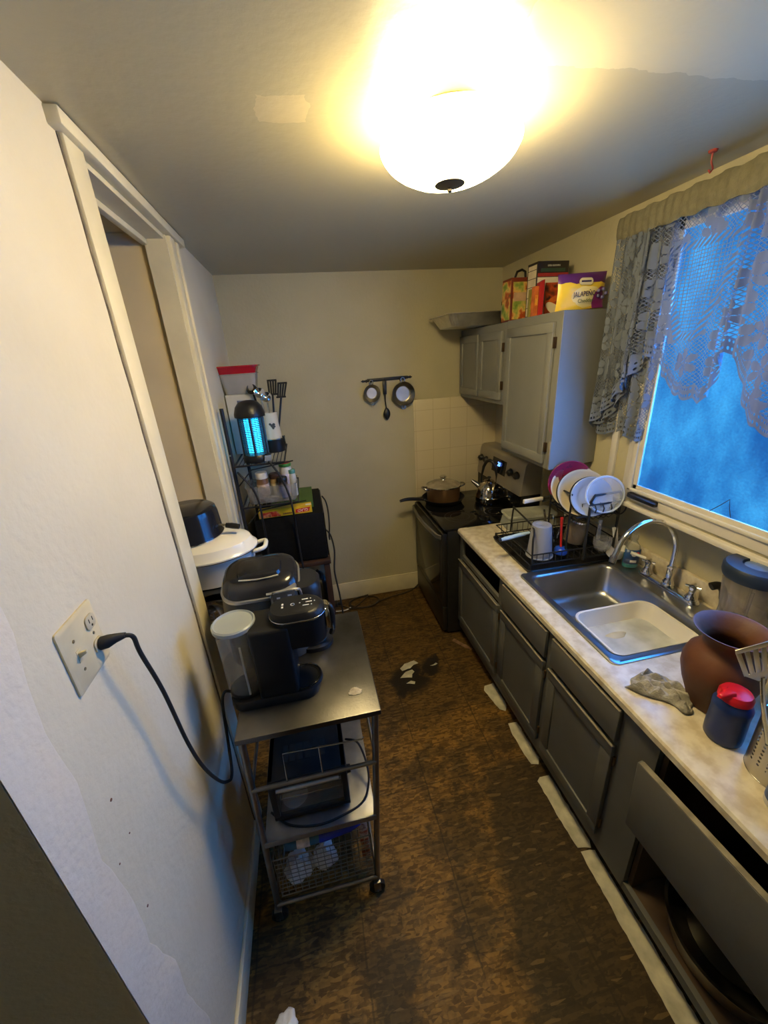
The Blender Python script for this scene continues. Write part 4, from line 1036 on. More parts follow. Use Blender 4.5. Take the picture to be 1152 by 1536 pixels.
MB().at(0, -.0282, .088, PI/2).lathe([(0, .0), (.014, 0), (.014, .0012), (0, .0014)], 20).build('white_spot', M_PLWHITE, lb_)
MB().at(.017, -.0272, .092, PI/2).lathe([(0, .0), (.008, 0), (.008, .0012), (0, .0014)], 16).build('red_spot', mat('label_red', (.55, .03, .03), .4, noise=(20, .1)), lb_)
MB().box(-.016, .016, -.0292, -.0275, .038, .052, .0004).build('white_strip', M_PLWHITE, lb_)

def rag():
    b = MB()
    def fn(u, v):
        x = (u-.5)*.20; y = (v-.5)*.105
        r = 1-.25*math.sin(5*u+2*v)**2
        z = .012+.014*abs(math.sin(7*u+3*math.sin(5*v)))+.010*math.sin(13*v+4*u)**2+.007*math.sin(23*u-9*v)
        e = min(u, 1-u, v, 1-v)
        z *= min(1, e*9+.12)
        return (x*r+.010*math.sin(9*v), y*(1+.22*math.sin(6*u))+.012*math.sin(4*u), z)
    b.at(1.100, .838, CZ+.001, 0, 0, -.95)
    b.grid(fn, 44, 28)
    o = b.build('dish_rag', mat('grey_rag', (.34, .32, .27), .85, noise=(22, .45), bump=(160, .5)), solid=.003)
    tag(o, 'crumpled grey dish rag on the counter in front of the sink', 'cloth')
rag()

t = thing('clay_vase', 'brown terracotta vase with a flared mouth on the counter', 'vase', (1.222, .765, CZ))
pf = [(0, .004), (.078, 0), (.083, .008), (.088, .03), (.112, .085), (.126, .135), (.127, .165), (.115, .200), (.092, .222), (.080, .236), (.078, .250), (.086, .268), (.103, .286), (.118, .298), (.120, .302), (.114, .301), (.096, .284), (.076, .262), (.070, .245), (.072, .232), (.100, .195), (.112, .15), (.07, .03), (0, .02)]
MB().lathe([(r*.84, z) for r, z in pf], 64).build('vase_body', mat('terracotta', (.108, .038, .015), .55, noise=(7, .3), bump=(45, .12)), t)
t = thing('blue_canister', 'dark blue plastic canister with a red flip lid beside the vase', 'canister', (1.140, .655, CZ))
MB().lathe([(0, 0), (.044, 0), (.048, .006), (.049, .03), (.0475, .10), (.049, .124), (.049, .132), (.044, .144), (.039, .150), (.038, .156), (0, .156)], 44).build('canister_body', mat('navy_plastic', (.010, .028, .13), .32, noise=(5, .15)), t)
rl = MB().lathe([(.040, .153), (.042, .155), (.042, .170), (.036, .180), (.02, .185), (0, .186)], 36).build('lid', mat('bright_red_plastic', (.60, .012, .022), .3, noise=(9, .1)), t)
MB().hexa([(-.064,-.005,.172),(-.022,-.018,.178),(-.022,.018,.178),(-.064,.009,.172),(-.060,-.004,.183),(-.022,-.013,.194),(-.022,.013,.194),(-.060,.006,.183)], .003).build('flip_spout', MATS['bright_red_plastic'], rl)

# perforated steel caddy and the slotted turner in it
def caddy():
    t = thing('utensil_caddy', 'perforated steel utensil caddy at the right end of the counter', 'caddy', (1.168, .522, CZ))
    r, hh, seg = .071, .185, 40
    m, nt, N, L, bs = nodes_of('perforated_steel')
    tc = N.new('ShaderNodeTexCoord'); sp = N.new('ShaderNodeSeparateXYZ'); L.new(tc.outputs['UV'], sp.inputs[0])
    def mth(op, a, c=None):
        q = N.new('ShaderNodeMath'); q.operation = op
        for i, val in enumerate((a, c)):
            if val is None: continue
            if isinstance(val, (int, float)): q.inputs[i].default_value = val
            else: L.new(val, q.inputs[i])
        return q.outputs[0]
    du = mth('SUBTRACT', mth('FRACT', mth('MULTIPLY', sp.outputs['X'], 20)), .5); dv = mth('SUBTRACT', mth('FRACT', mth('MULTIPLY', sp.outputs['Y'], 14)), .5)
    rr = mth('ADD', mth('MULTIPLY', mth('MULTIPLY', du, du), 2.6), mth('MULTIPLY', mth('MULTIPLY', dv, dv), 1.0))
    hole = mth('LESS_THAN', rr, .075)
    inb = mth('MULTIPLY', mth('GREATER_THAN', sp.outputs['Y'], .215), mth('LESS_THAN', sp.outputs['Y'], .86))
    blk = mth('LESS_THAN', mth('FRACT', mth('MULTIPLY', sp.outputs['X'], 5)), .62)
    al = mth('SUBTRACT', 1.0, mth('MULTIPLY', mth('MULTIPLY', hole, inb), blk))
    L.new(al, bs.inputs['Alpha']); bs.inputs['Base Color'].default_value = (.50, .48, .44, 1); bs.inputs['Metallic'].default_value = 1; bs.inputs['Roughness'].default_value = .33
    b = MB()
    b.grid(lambda u, v: (r*math.cos(2*PI*u), r*math.sin(2*PI*u), .003+v*hh), seg, 6, lambda u, v: (u, v))
    bd = b.build('caddy_wall', m, t)
    MB().lathe([(0, 0), (r, 0), (r+.001, .004), (r-.004, .005), (0, .004)], 40).build('caddy_base', M_STEEL, t)
    MB().tube([(r*math.cos(2*PI*k/40), r*math.sin(2*PI*k/40), hh+.003) for k in range(40)], .0028, 8, closed=True).build('rolled_rim', M_CHROME, t)
    # slotted turner
    t = thing('slotted_turner', 'slotted steel turner leaning out of the perforated caddy', 'turner', (1.150, .525, CZ+.010))
    tip = Vector((-.175, .030, .475)); base = Vector((.0, 0, 0)); d = tip.normalized()
    MB().tube(spline([(0, 0, 0), tuple(d*.16), tuple(d*.30+Vector((0, 0, -.01))), tuple(d*.385)], 6), [.008]*10+[.006]*4+[.005]*5, 10).build('handle', M_STEEL, t)
    b = MB(); z0 = .375; A = Vector((.80, -.20, .30)).normalized(); A = (A - d*A.dot(d)).normalized(); Nn = d.cross(A)
    def P(a, l, n=0): q = d*(z0+l) + A*a + Nn*n; return tuple(q)
    w0, w1, ln = .040, .052, .110
    def strip(a0, a1, b0, b1, l0, l1):
        b.hexa([P(a0, l0, -.0012), P(a1, l0, -.0012), P(b1, l1, -.0012), P(b0, l1, -.0012), P(a0, l0, .0012), P(a1, l0, .0012), P(b1, l1, .0012), P(b0, l1, .0012)], .0005)
    strip(-.010, .010, -w0, w0, 0, .030)
    n = 6
    for k in range(n):
        c0 = -1+2*k/(n-1); hw = .0055
        strip(c0*(w0-hw)-hw, c0*(w0-hw)+hw, c0*(w1-hw)-hw, c0*(w1-hw)+hw, .028, ln)
    strip(-w1, w1, -w1, w1, ln-.002, ln+.012)
    b.build('slotted_blade', mat('turner_steel', (.55, .50, .42), .3, 1., noise=(9, .1)), t)
    t = thing('serving_spoon', 'dark handled spoon standing upright in the perforated caddy', 'spoon', (1.190, .530, CZ+.008))
    MB().tube([(0, 0, 0), (.02, .012, .17), (.035, .02, .245)], [.006, .007, .009], 10).build('handle', M_BLACK, t)
caddy()
t = thing('squeeze_bottle', 'white bottle with a blue label at the right edge of the counter', 'bottle', (1.088, .450, CZ))
MB().lathe([(0, 0), (.036, 0), (.040, .005), (.040, .10), (.036, .122), (.022, .135), (.018, .14), (0, .14)], 36).build('bottle_body', M_PLWHITE, t)
MB().lathe([(.020, .138), (.021, .14), (.021, .160), (.014, .168), (0, .169)], 28).build('cap', M_PLWHITE, t)
lb_ = MB().lathe([(.0402, .022), (.0408, .023), (.0408, .095), (.0402, .096)], 36).build('bottle_label', mat('blue_label', (.02, .09, .36), .4, noise=(30, .5)), t)
MB().lathe([(.0407, .064), (.0413, .065), (.0413, .078), (.0407, .079)], 36).build('pale_stripe', mat('pale_stripe', (.55, .56, .62), .4, noise=(50, .4)), lb_)

def blender():
    t = thing('blender', 'countertop blender with a smoky clear jar and blue black lid', 'blender', (1.545, .950, CZ), rz=.0)
    MB().lathe([(0, 0), (.092, 0), (.096, .008), (.085, .05), (.070, .085), (.066, .10), (0, .10)], 40).build('motor_base', M_BLACK, t)
    j = MB().lathe([(.058, .098), (.066, .105), (.074, .13), (.092, .29), (.095, .335), (.093, .335), (.089, .29), (.071, .132), (.060, .108)], 44).build('jar', mat('smoky_jar_plastic', (.36, .34, .42), .08, trans=.8, alpha=.34, ior=1.25), t)
    b = MB()
    for k in range(4):
        a = .6+k*PI/2; b.box(0, 0, 0, 0, 0, 0) if False else b.cyl((.070*math.cos(a), .070*math.sin(a), .13), (.088*math.cos(a), .088*math.sin(a), .30), .0045, .005, 8)
    b.build('jar_rib', M_CLEAR, j)
    b = MB()
    for k in range(2): b.at(0, 0, .135+.012*k, .12, 0, k*PI/2+.3).hexa([(-.036,-.007,0),(.036,-.007,0),(.036,.007,0),(-.036,.007,0),(-.036,-.005,.002),(.036,-.005,.002),(.036,.005,.002),(-.036,.005,.002)])
    b.at(); b.cyl((0, 0, .10), (0, 0, .15), .009)
    b.build('blades', M_STEEL, j)
    M_LID = mat('blue_black_lid', (.018, .030, .055), .4, noise=(8, .15))
    l = MB().lathe([(.088, .318), (.099, .322), (.103, .335), (.103, .362), (.096, .372), (.05, .374), (.047, .362), (0, .362)], 44).build('lid', M_LID, t)
    MB().lathe([(.044, .362), (.043, .368), (.020, .372), (0, .373)], 32).build('lid_plug', mat('plug_plastic', (.10, .16, .27), .18, noise=(9, .1)), l)
    b = MB().at(0, 0, 0, 0, 0, -.5)
    b.tube(spline([(.075, 0, .16), (.12, 0, .17), (.155, 0, .20), (.16, 0, .25), (.145, 0, .285), (.090, 0, .30)], 6), [.014, .016]+[.018]*27+[.016, .014], 12)
    b.build('jar_handle', M_BLACK, t)
blender()
t = thing('sink_sprayer', 'black spray hose head standing upright on the sink deck', 'sprayer', (1.655, 1.105, .9225))
MB().lathe([(0, 0), (.022, 0), (.024, .006), (.018, .018), (.014, .035), (.013, .06), (0, .06)], 24).build('holder', M_CHROME, t)
MB().tube(spline([(0, 0, .055), (-.004, .002, .10), (-.012, .006, .14), (-.035, .012, .165), (-.062, .02, .160)], 5), [.012]*5+[.015]*8+[.017]*8, 12).build('spray_head', M_BLACK, t)

# pans in the open cabinet
t = thing('steel_pan', 'wide dented steel pan on the floor of the open cabinet', 'pan', (1.185, .455, .1235))
MB().lathe([(0, 0), (.165, 0), (.178, .006), (.196, .095), (.204, .100), (.204, .104), (.194, .103), (.174, .012), (.163, .005), (0, .004)], 56).build('pan_body', mat('scratched_steel', (.52, .49, .43), .30, 1., noise=(11, .35)), t)
t = thing('dark_pot', 'dark cooking pot nested inside the wide steel pan', 'pot', (1.215, .47, .131))
MB().lathe([(0, 0), (.125, 0), (.135, .006), (.145, .145), (.152, .150), (.152, .154), (.141, .151), (.131, .012), (0, .006)], 48).build('pot_body', mat('dark_pot_metal', (.035, .032, .03), .3, .6, noise=(9, .3)), t)

# ------------------------------------------------------------------ scraps on the floor
M_VINYL = mat('old_vinyl', (.50, .47, .36), .6, noise=(14, .3), bump=(30, .2))
def scrap(name, label, cat, pts, z=.0012, th=.002, m=None, grp=None):
    b = MB(); P = []
    n = len(pts)
    for i in range(n):
        (xa, ya), (xb_, yb_) = pts[i], pts[(i+1) % n]
        k = max(1, int(math.hypot(xb_-xa, yb_-ya)/.02))
        for j in range(k):
            f = j/k; P.append((xa+(xb_-xa)*f+random.uniform(-.0025, .0025), ya+(yb_-ya)*f+random.uniform(-.0025, .0025)))
    c = (sum(p[0] for p in P)/len(P), sum(p[1] for p in P)/len(P))
    b.prism([(x-c[0], y-c[1]) for x, y in P], 0, th)
    o = b.build(name, m or M_VINYL, smooth=False); o.location = (c[0], c[1], z)
    return tag(o, label, cat, grp)
G = 'torn vinyl strips along the cabinet foot'
scrap('vinyl_strip', 'torn pale vinyl strip nearest the stove along the cabinet foot', 'floor strip', [(.935, 1.83), (.915, 1.80), (.93, 1.70), (.945, 1.64), (.975, 1.62), (1.0, 1.66), (1.0, 1.84)], grp=G)
scrap('vinyl_strip', 'short torn vinyl strip at the foot of the middle cabinets', 'floor strip', [(.945, 1.53), (.935, 1.48), (.935, 1.36), (.945, 1.28), (.98, 1.27), (1.0, 1.30), (1.0, 1.53)], grp=G)
scrap('vinyl_strip', 'long torn vinyl strip below the cabinet under the near end of the sink', 'floor strip', [(.945, 1.205), (.925, 1.19), (.928, .95), (.935, .885), (.99, .872), (1.0, .90), (1.0, 1.20)], grp=G)
scrap('vinyl_strip', 'longest vinyl strip running out of the picture below the open cabinet', 'floor strip', [(.935, .870), (.928, .60), (.918, .30), (.918, .15), (1.0, .15), (1.0, .862)], grp=G)
M_PALE = mat('pale_backing', (.62, .58, .45), .7, noise=(20, .12))
G2 = 'pale vinyl remnants on the black stain'
scrap('vinyl_remnant', 'largest pale vinyl remnant on the black floor stain', 'scrap', [(.43, 2.13), (.47, 2.165), (.545, 2.18), (.57, 2.15), (.53, 2.14), (.50, 2.115), (.44, 2.105)], grp=G2)
scrap('vinyl_remnant', 'middle jagged vinyl remnant on the black floor stain', 'scrap', [(.41, 2.045), (.46, 2.09), (.51, 2.10), (.52, 2.075), (.50, 2.06), (.49, 2.03), (.45, 2.04)], grp=G2)
scrap('vinyl_remnant', 'smallest vinyl remnant at the near side of the black floor stain', 'scrap', [(.44, 1.985), (.475, 2.0), (.50, 1.985), (.49, 1.968)], grp=G2)
scrap('vinyl_remnant', 'thin pale vinyl sliver right of the black floor stain', 'scrap', [(.645, 2.10), (.69, 2.115), (.70, 2.105), (.66, 2.095)], grp=G2)
scrap('wood_scrap', 'splintered wood scrap at the foot of the stove corner', 'scrap', [(.885, 2.30), (.93, 2.24), (.985, 2.17), (1.0, 2.18), (.95, 2.26), (.91, 2.32)], th=.006, m=mat('splintered_wood', (.22, .12, .06), .7, noise=(30, .4)))
# cords on the floor by the back wall
cpts = [(.87, 3.098, .06), (.80, 3.07, .02), (.70, 3.04, .0075), (.58, 3.02, .0075), (.45, 2.98, .0075)]
loop = [(.30+.135*math.cos(a)+.01*k/24, 3.0+.085*math.sin(a), .0075+.010*(k/40)) for k, a in enumerate([-.3-2*PI*1.75*j/40 for j in range(41)])]
tail = [(.20, 2.93, .012), (.12, 2.99, .0075), (.05, 3.02, .0075)]
tag(MB().tube(spline(cpts+loop+tail, 3), .0058, 8).build('coiled_cord', mat('brown_cord', (.035, .024, .014), .5, noise=(30, .2))), 'dark power cord coiled on the floor by the back baseboard', 'cord')
t = thing('power_strip', 'black plug block lying on the floor at the back baseboard', 'plug', (.02, 3.03, 0))
MB().box(-.10, .05, -.03, .03, .001, .04, .006).build('block', M_BLACK, t); MB().box(.05, .085, -.016, .016, .004, .030, .004).build('plug_head', M_BLACK, t)
MB().tube(spline([(-.08, -.02, .02), (-.03, -.08, .008), (.10, -.10, .006), (.16, -.07, .006)], 5), .0045, 8).build('white_wire', M_PLWHITE, t)
def lump(name, label, cat, c, s, m, seed=1, amp=.18, rz=0, grp=None, parent=None):
    rnd = random.Random(seed); ph = [rnd.uniform(0, 6.28) for _ in range(8)]
    b = MB().at(*c, 0, 0, rz)
    def fn(u, v):
        th = 2*PI*u; f = PI*(.5-v)*.999
        r = 1+amp*(math.sin(3*th+ph[0]+2*f)*.5+math.sin(5*f+ph[1]+th)*.4+math.sin(7*th+4*f+ph[2])*.3+math.sin(11*th-6*f+ph[3])*.22)
        z = math.sin(f)
        return (s[0]*r*math.cos(f)*math.cos(th), s[1]*r*math.cos(f)*math.sin(th), s[2]*max(z*r, -.92)+s[2]*.92)
    b.grid(fn, 40, 22); bmesh.ops.remove_doubles(b.bm, verts=b.bm.verts, dist=1e-4)
    o = b.build(name, m, parent, angle=50)
    if parent is None: tag(o, label, cat, grp)
    return o
M_BAGW = mat('white_bag_film', (.70, .69, .66), .35, noise=(9, .08))
lump('plastic_bag', 'crumpled white plastic bag on the floor at the bottom picture edge', 'bag', (-.325, .635, .001), (.045, .05, .028), M_BAGW, 5)

# ------------------------------------------------------------------ lace curtain over the window
def curtain():
    t = thing('lace_curtain', 'grey lace valance curtain with flower pattern and scalloped hem over the window', 'curtain', (0, 0, 0))
    XC = 1.525
    prof = [(1.872, 1.665), (1.80, 1.70), (1.72, 1.80), (1.66, 1.93), (1.61, 2.02), (1.56, 2.005), (1.52, 1.965), (1.474, 1.90), (1.43, 1.868), (1.387, 1.853), (1.32, 1.838), (1.295, 1.86), (1.27, 1.93), (1.248, 2.03), (1.21, 1.99), (1.162, 1.885), (1.12, 1.815), (1.077, 1.765), (1.02, 1.735), (.97, 1.76), (.92, 1.86), (.88, 2.0), (.82, 1.93), (.74, 1.82), (.66, 1.78)]
    def bot(y):
        for (a, za), (c, zc) in zip(prof, prof[1:]):
            if c <= y <= a: return za+(zc-za)*(a-y)/(a-c)
        return prof[-1][1] if y < .7 else prof[0][1]
    def scal(y): return .016*abs(math.sin(y*PI/.045))
    Y0, Y1 = 1.872, .66
    def offs(y, v):
        g = 1.0 if y > 1.60 else max(.25, 1-(1.60-y)*6)
        p = math.exp(-((y-1.262)/.045)**2)
        return .020*g*math.sin(y*2*PI/.058)*(.35+.65*v) + .010*math.sin(y*2*PI/.145+1)*(.3+.7*v) + .022*p*math.sin(y*2*PI/.035)*(.5+.5*v)
    m, nt, N, L, bs = nodes_of('lace_net'); N.remove(bs); out = N['Material Output']
    def mth(op, a, c=None, d=None):
        q = N.new('ShaderNodeMath'); q.operation = op
        for i, val in enumerate((a, c, d)):
            if val is None: continue
            if isinstance(val, (int, float)): q.inputs[i].default_value = val
            else: L.new(val, q.inputs[i])
        return q.outputs[0]
    uv = N.new('ShaderNodeUVMap'); uv.uv_map = 'lace'
    uv2 = N.new('ShaderNodeUVMap'); uv2.uv_map = 'hem'
    s1 = N.new('ShaderNodeSeparateXYZ'); L.new(uv.outputs[0], s1.inputs[0]); s2 = N.new('ShaderNodeSeparateXYZ'); L.new(uv2.outputs[0], s2.inputs[0])
    U, V = s1.outputs['X'], s1.outputs['Y']; HU, HV = s2.outputs['X'], s2.outputs['Y']
    def cellline(x, size, wd): return mth('LESS_THAN', mth('ABSOLUTE', mth('SUBTRACT', mth('FRACT', mth('DIVIDE', x, size)), .5)), wd)
    d1 = mth('ADD', U, V); d2 = mth('SUBTRACT', U, V)
    net = mth('MAXIMUM', cellline(d1, .0150, .115), cellline(d2, .0150, .115))
    pane = mth('MULTIPLY', mth('LESS_THAN', mth('ABSOLUTE', mth('SUBTRACT', U, 1.425)), mth('MULTIPLY_ADD', mth('SUBTRACT', V, 2.07), .30, .035)), mth('MULTIPLY', mth('GREATER_THAN', V, 2.09), mth('LESS_THAN', V, 2.38)))
    pane2 = mth('MULTIPLY', mth('LESS_THAN', mth('ABSOLUTE', mth('SUBTRACT', U, 1.425)), mth('MULTIPLY_ADD', mth('SUBTRACT', V, 2.07), .30, .062)), mth('MULTIPLY', mth('GREATER_THAN', V, 2.062), mth('LESS_THAN', V, 2.41)))
    sq = mth('MAXIMUM', cellline(U, .0125, .11), cellline(V, .0125, .11))
    # chain border of the plain window in the pattern: little holes in a solid band
    ch = mth('MULTIPLY', mth('LESS_THAN', mth('ABSOLUTE', mth('SUBTRACT', mth('FRACT', mth('DIVIDE', mth('ADD', U, V), .024)), .5)), .30), 1.0)
    # flowers: petals round scattered centres
    def flowers(scale, r0, amp, n, seed, thr):
        mp = N.new('ShaderNodeMapping'); mp.inputs['Location'].default_value = (seed, seed*.7, 0); L.new(uv.outputs[0], mp.inputs['Vector'])
        vo = N.new('ShaderNodeTexVoronoi'); vo.inputs['Scale'].default_value = scale; vo.inputs['Randomness'].default_value = .55; vo.voronoi_dimensions = '2D'
        L.new(mp.outputs[0], vo.inputs['Vector'])
        sb = N.new('ShaderNodeVectorMath'); sb.operation = 'SUBTRACT'; L.new(mp.outputs[0], sb.inputs[0]); L.new(vo.outputs['Position'], sb.inputs[1])
        sx = N.new('ShaderNodeSeparateXYZ'); L.new(sb.outputs[0], sx.inputs[0])
        ang = mth('ARCTAN2', sx.outputs['Y'], sx.outputs['X']); rad = mth('SQRT', mth('ADD', mth('MULTIPLY', sx.outputs['X'], sx.outputs['X']), mth('MULTIPLY', sx.outputs['Y'], sx.outputs['Y'])))
        lim = mth('MULTIPLY_ADD', mth('ABSOLUTE', mth('SINE', mth('MULTIPLY', ang, n/2))), amp, r0)
        f = mth('LESS_THAN', rad, lim)
        ring = mth('MULTIPLY', mth('GREATER_THAN', rad, r0*.30), mth('LESS_THAN', rad, r0*.48))
        vein = mth('MULTIPLY', mth('LESS_THAN', mth('ABSOLUTE', mth('SINE', mth('MULTIPLY', ang, n/2))), .26), mth('GREATER_THAN', rad, r0*.48))
        return mth('MULTIPLY', f, mth('SUBTRACT', 1.0, mth('MULTIPLY', mth('MAXIMUM', ring, vein), .9)))
    fl = mth('MAXIMUM', flowers(6.6, .022, .034, 6, .3, 0), flowers(9.3, .005, .030, 2, .77, 0))
    fl = mth('MULTIPLY', fl, mth('SUBTRACT', 1.0, pane2))
    body = mth('MAXIMUM', fl, net)
    body = mth('ADD', mth('MULTIPLY', body, mth('SUBTRACT', 1.0, pane2)), mth('MULTIPLY', pane2, mth('ADD', mth('MULTIPLY', pane, sq), mth('MULTIPLY', mth('SUBTRACT', 1.0, pane), ch))))
    # hem: band of round eyelets
    eu = mth('SUBTRACT', mth('FRACT', mth('DIVIDE', HU, .0225)), .5); ev = mth('DIVIDE', mth('SUBTRACT', HV, .017), .0225)
    eye = mth('LESS_THAN', mth('ADD', mth('MULTIPLY', eu, eu), mth('MULTIPLY', ev, ev)), .075)
    ev2 = mth('DIVIDE', mth('SUBTRACT', HV, .042), .0225)
    eye2 = mth('LESS_THAN', mth('ADD', mth('MULTIPLY', eu, eu), mth('MULTIPLY', ev2, ev2)), .045)
    hem = mth('LESS_THAN', HV, .054)
    alpha = mth('ADD', mth('MULTIPLY', hem, mth('SUBTRACT', 1.0, mth('MAXIMUM', eye, eye2))), mth('MULTIPLY', mth('SUBTRACT', 1.0, hem), body))
    df = N.new('ShaderNodeBsdfDiffuse'); df.inputs['Color'].default_value = (.15, .17, .21, 1)
    tl = N.new('ShaderNodeBsdfTranslucent'); tl.inputs['Color'].default_value = (.22, .25, .30, 1)
    mxa = N.new('ShaderNodeMixShader'); mxa.inputs[0].default_value = .10; L.new(df.outputs[0], mxa.inputs[1]); L.new(tl.outputs[0], mxa.inputs[2])
    tr = N.new('ShaderNodeBsdfTransparent'); mxb = N.new('ShaderNodeMixShader')
    L.new(alpha, mxb.inputs[0]); L.new(tr.outputs[0], mxb.inputs[1]); L.new(mxa.outputs[0], mxb.inputs[2]); L.new(mxb.outputs[0], out.inputs['Surface'])
    def sheet(name, y0, y1, n, nv, botf, xo, amp, top, ustretch=1.0):
        bm = bmesh.new(); la = bm.loops.layers.uv.new('lace'); lh = bm.loops.layers.uv.new('hem'); R = []; hs = 0.; ph = None
        for i in range(n+1):
            y = y0+(y1-y0)*i/n; zb = botf(y)-scal(y)
            if ph: hs += math.hypot(y-ph[0], zb-ph[1])
            ph = (y, botf(y)); col = []
            for j in range(nv+1):
                v = j/nv; z = top+(zb-top)*v
                col.append((bm.verts.new((XC+xo+amp*offs(y, v), y+.006*math.sin(z*9+y*20)*v, z)), (y*ustretch, z), (hs, z-zb)))
            R.append(col)
        for a, c in zip(R, R[1:]):
            for j in range(nv):
                q = [a[j], c[j], c[j+1], a[j+1]]
                f = bm.faces.new([k[0] for k in q])
                for l, k in zip(f.loops, q): l[la].uv = k[1]; l[lh].uv = k[2]
        me = bpy.data.meshes.new(name); bm.to_mesh(me); bm.free(); me.materials.append(m); me.shade_smooth()
        o = bpy.data.objects.new(name, me); COL.objects.link(o); o.parent = t; return o
    sheet('lace_panel', Y0, Y1, 300, 44, bot, 0, 1, 2.50)
    sheet('side_tail', 1.865, 1.585, 90, 36, lambda y: 1.645+.015*math.sin(y*30), .030, 1.15, 2.50, 2.2)
    sheet('side_swag', 1.868, 1.66, 70, 36, lambda y: 1.66+(1.868-y)*1.15, -.022, 1.1, 2.50, 2.4)
    # rod pocket
    M_HEAD = mat('olive_curtain_header', (.17, .155, .10), .8, noise=(40, .15), bump=(200, .3))
    b = MB(); L2 = []
    for i in range(161):
        y = Y0+.004+(Y1-Y0-.008)*i/160; w = .006*math.sin(y*2*PI/.036)+.004*math.sin(y*2*PI/.081)
        L2.append([(XC+.012*math.cos(a)-.006+w*.4, y, 2.545+(.048+.004*math.sin(y*60))*math.sin(a)) for a in [2*PI*k/14 for k in range(14)]])
    b.loft(L2).build('rod_pocket', M_HEAD, t)
    rt = thing('curtain_rod', 'thin white curtain rod ends carrying the lace valance', 'rod', (0, 0, 0))
    MB().tube([(XR-.003, 1.89, 2.55), (1.545, 1.89, 2.55), (1.522, 1.882, 2.55), (1.519, 1.86, 2.55), (1.519, .62, 2.55)], .0045, 8).build('rod_bar', M_WHITE, rt)
    MB().box(XR-.004, XR, 1.875, 1.905, 2.53, 2.57, .002).build('rod_bracket', M_WHITE, rt)
curtain()
# ------------------------------------------------------------------ outlet on the left wall and the coffee maker cord
t = thing('switch_outlet', 'ivory two gang wall plate with a switch and an outlet on the left wall', 'outlet', (XL, .716, 1.588))
b = MB()
def plate_loop(hy, hz, x): return [(x, py, pz) for py, pz, _ in rrect(0, 0, hy, hz, .006, 0, 3)]
b.loft([plate_loop(.061, .070, .0003), plate_loop(.061, .070, .004), plate_loop(.056, .065, .0068)]).build('plate', M_IVORY, t)
for z in (.033, -.022):
    b = MB().at(.0062, .032, z, 0, PI/2, 0)
    o = b.loft([rrect(0, 0, .0145, .016, .010, 0), rrect(0, 0, .0145, .016, .010, .0035), rrect(0, 0, .013, .0145, .009, .0042)]).build('receptacle', mat('ivory_socket', (.50, .43, .28), .35, noise=(20, .06)), t)
    if z > 0:
        for dy in (-.006, .006): MB().box(.0098, .0107, .032+dy-.0011, .032+dy+.0011, z-.001, z+.008).build('slot', M_DARKIN, o)
        MB().at(.0100, .032, z-.008, 0, PI/2, 0).lathe([(0, 0), (.0026, 0), (.0026, .0006), (0, .0006)], 12).build('ground_hole', M_DARKIN, o)
o = MB().box(.006, .0078, -.034, -.022, -.014, .012, .0006).build('toggle_slot', MATS['ivory_socket'], t)
MB().hexa([(.006,-.032,-.006),(.006,-.024,-.006),(.006,-.024,.006),(.006,-.032,.006),(.022,-.0305,.004),(.022,-.0255,.004),(.022,-.0255,.010),(.022,-.0305,.010)], .001).build('toggle_switch', M_IVORY, t)
for dy, dz in ((-.028, .032), (-.028, -.032), (.032, .006)): MB().at(.0066, dy, dz, 0, PI/2).lathe([(0, 0), (.0034, 0), (.003, .0012), (0, .0014)], 12).build('screw', mat('worn_screw', (.32, .25, .14), .4, .6, noise=(60, .3)), t)
t = thing('appliance_cord', 'black cord hanging from the wall outlet to the coffee maker', 'cord', (0, 0, 0))
py, pz = .748, 1.566
b = MB()
b.loft([[(XL+.0125, py+.013*math.cos(a), pz+.014*math.sin(a)) for a in [2*PI*k/16 for k in range(16)]], [(XL+.024, py+.003+.013*math.cos(a), pz+.014*math.sin(a)) for a in [2*PI*k/16 for k in range(16)]],
        [(XL+.036, py+.010+.009*math.cos(a), pz+.010*math.sin(a)) for a in [2*PI*k/16 for k in range(16)]], [(XL+.050, py+.018+.006*math.cos(a), pz-.002+.006*math.sin(a)) for a in [2*PI*k/16 for k in range(16)]]])
b.build('plug', M_RUBBER, t)
pts = [(XL+.048, py+.017, pz-.002), (XL+.060, py+.024, pz-.014), (-.420, .782, 1.50), (-.418, .812, 1.36), (-.414, .832, 1.16), (-.412, .868, 1.01), (-.404, .920, .875), (-.396, .962, .815), (-.394, .985, .808), (-.396, 1.01, .825), (-.398, 1.045, .90), (-.396, 1.08, 1.02), (-.385, 1.095, 1.058), (-.362, 1.10, 1.050)]
MB().tube(spline(pts, 8), .0048, 8).build('wire', M_RUBBER, t)

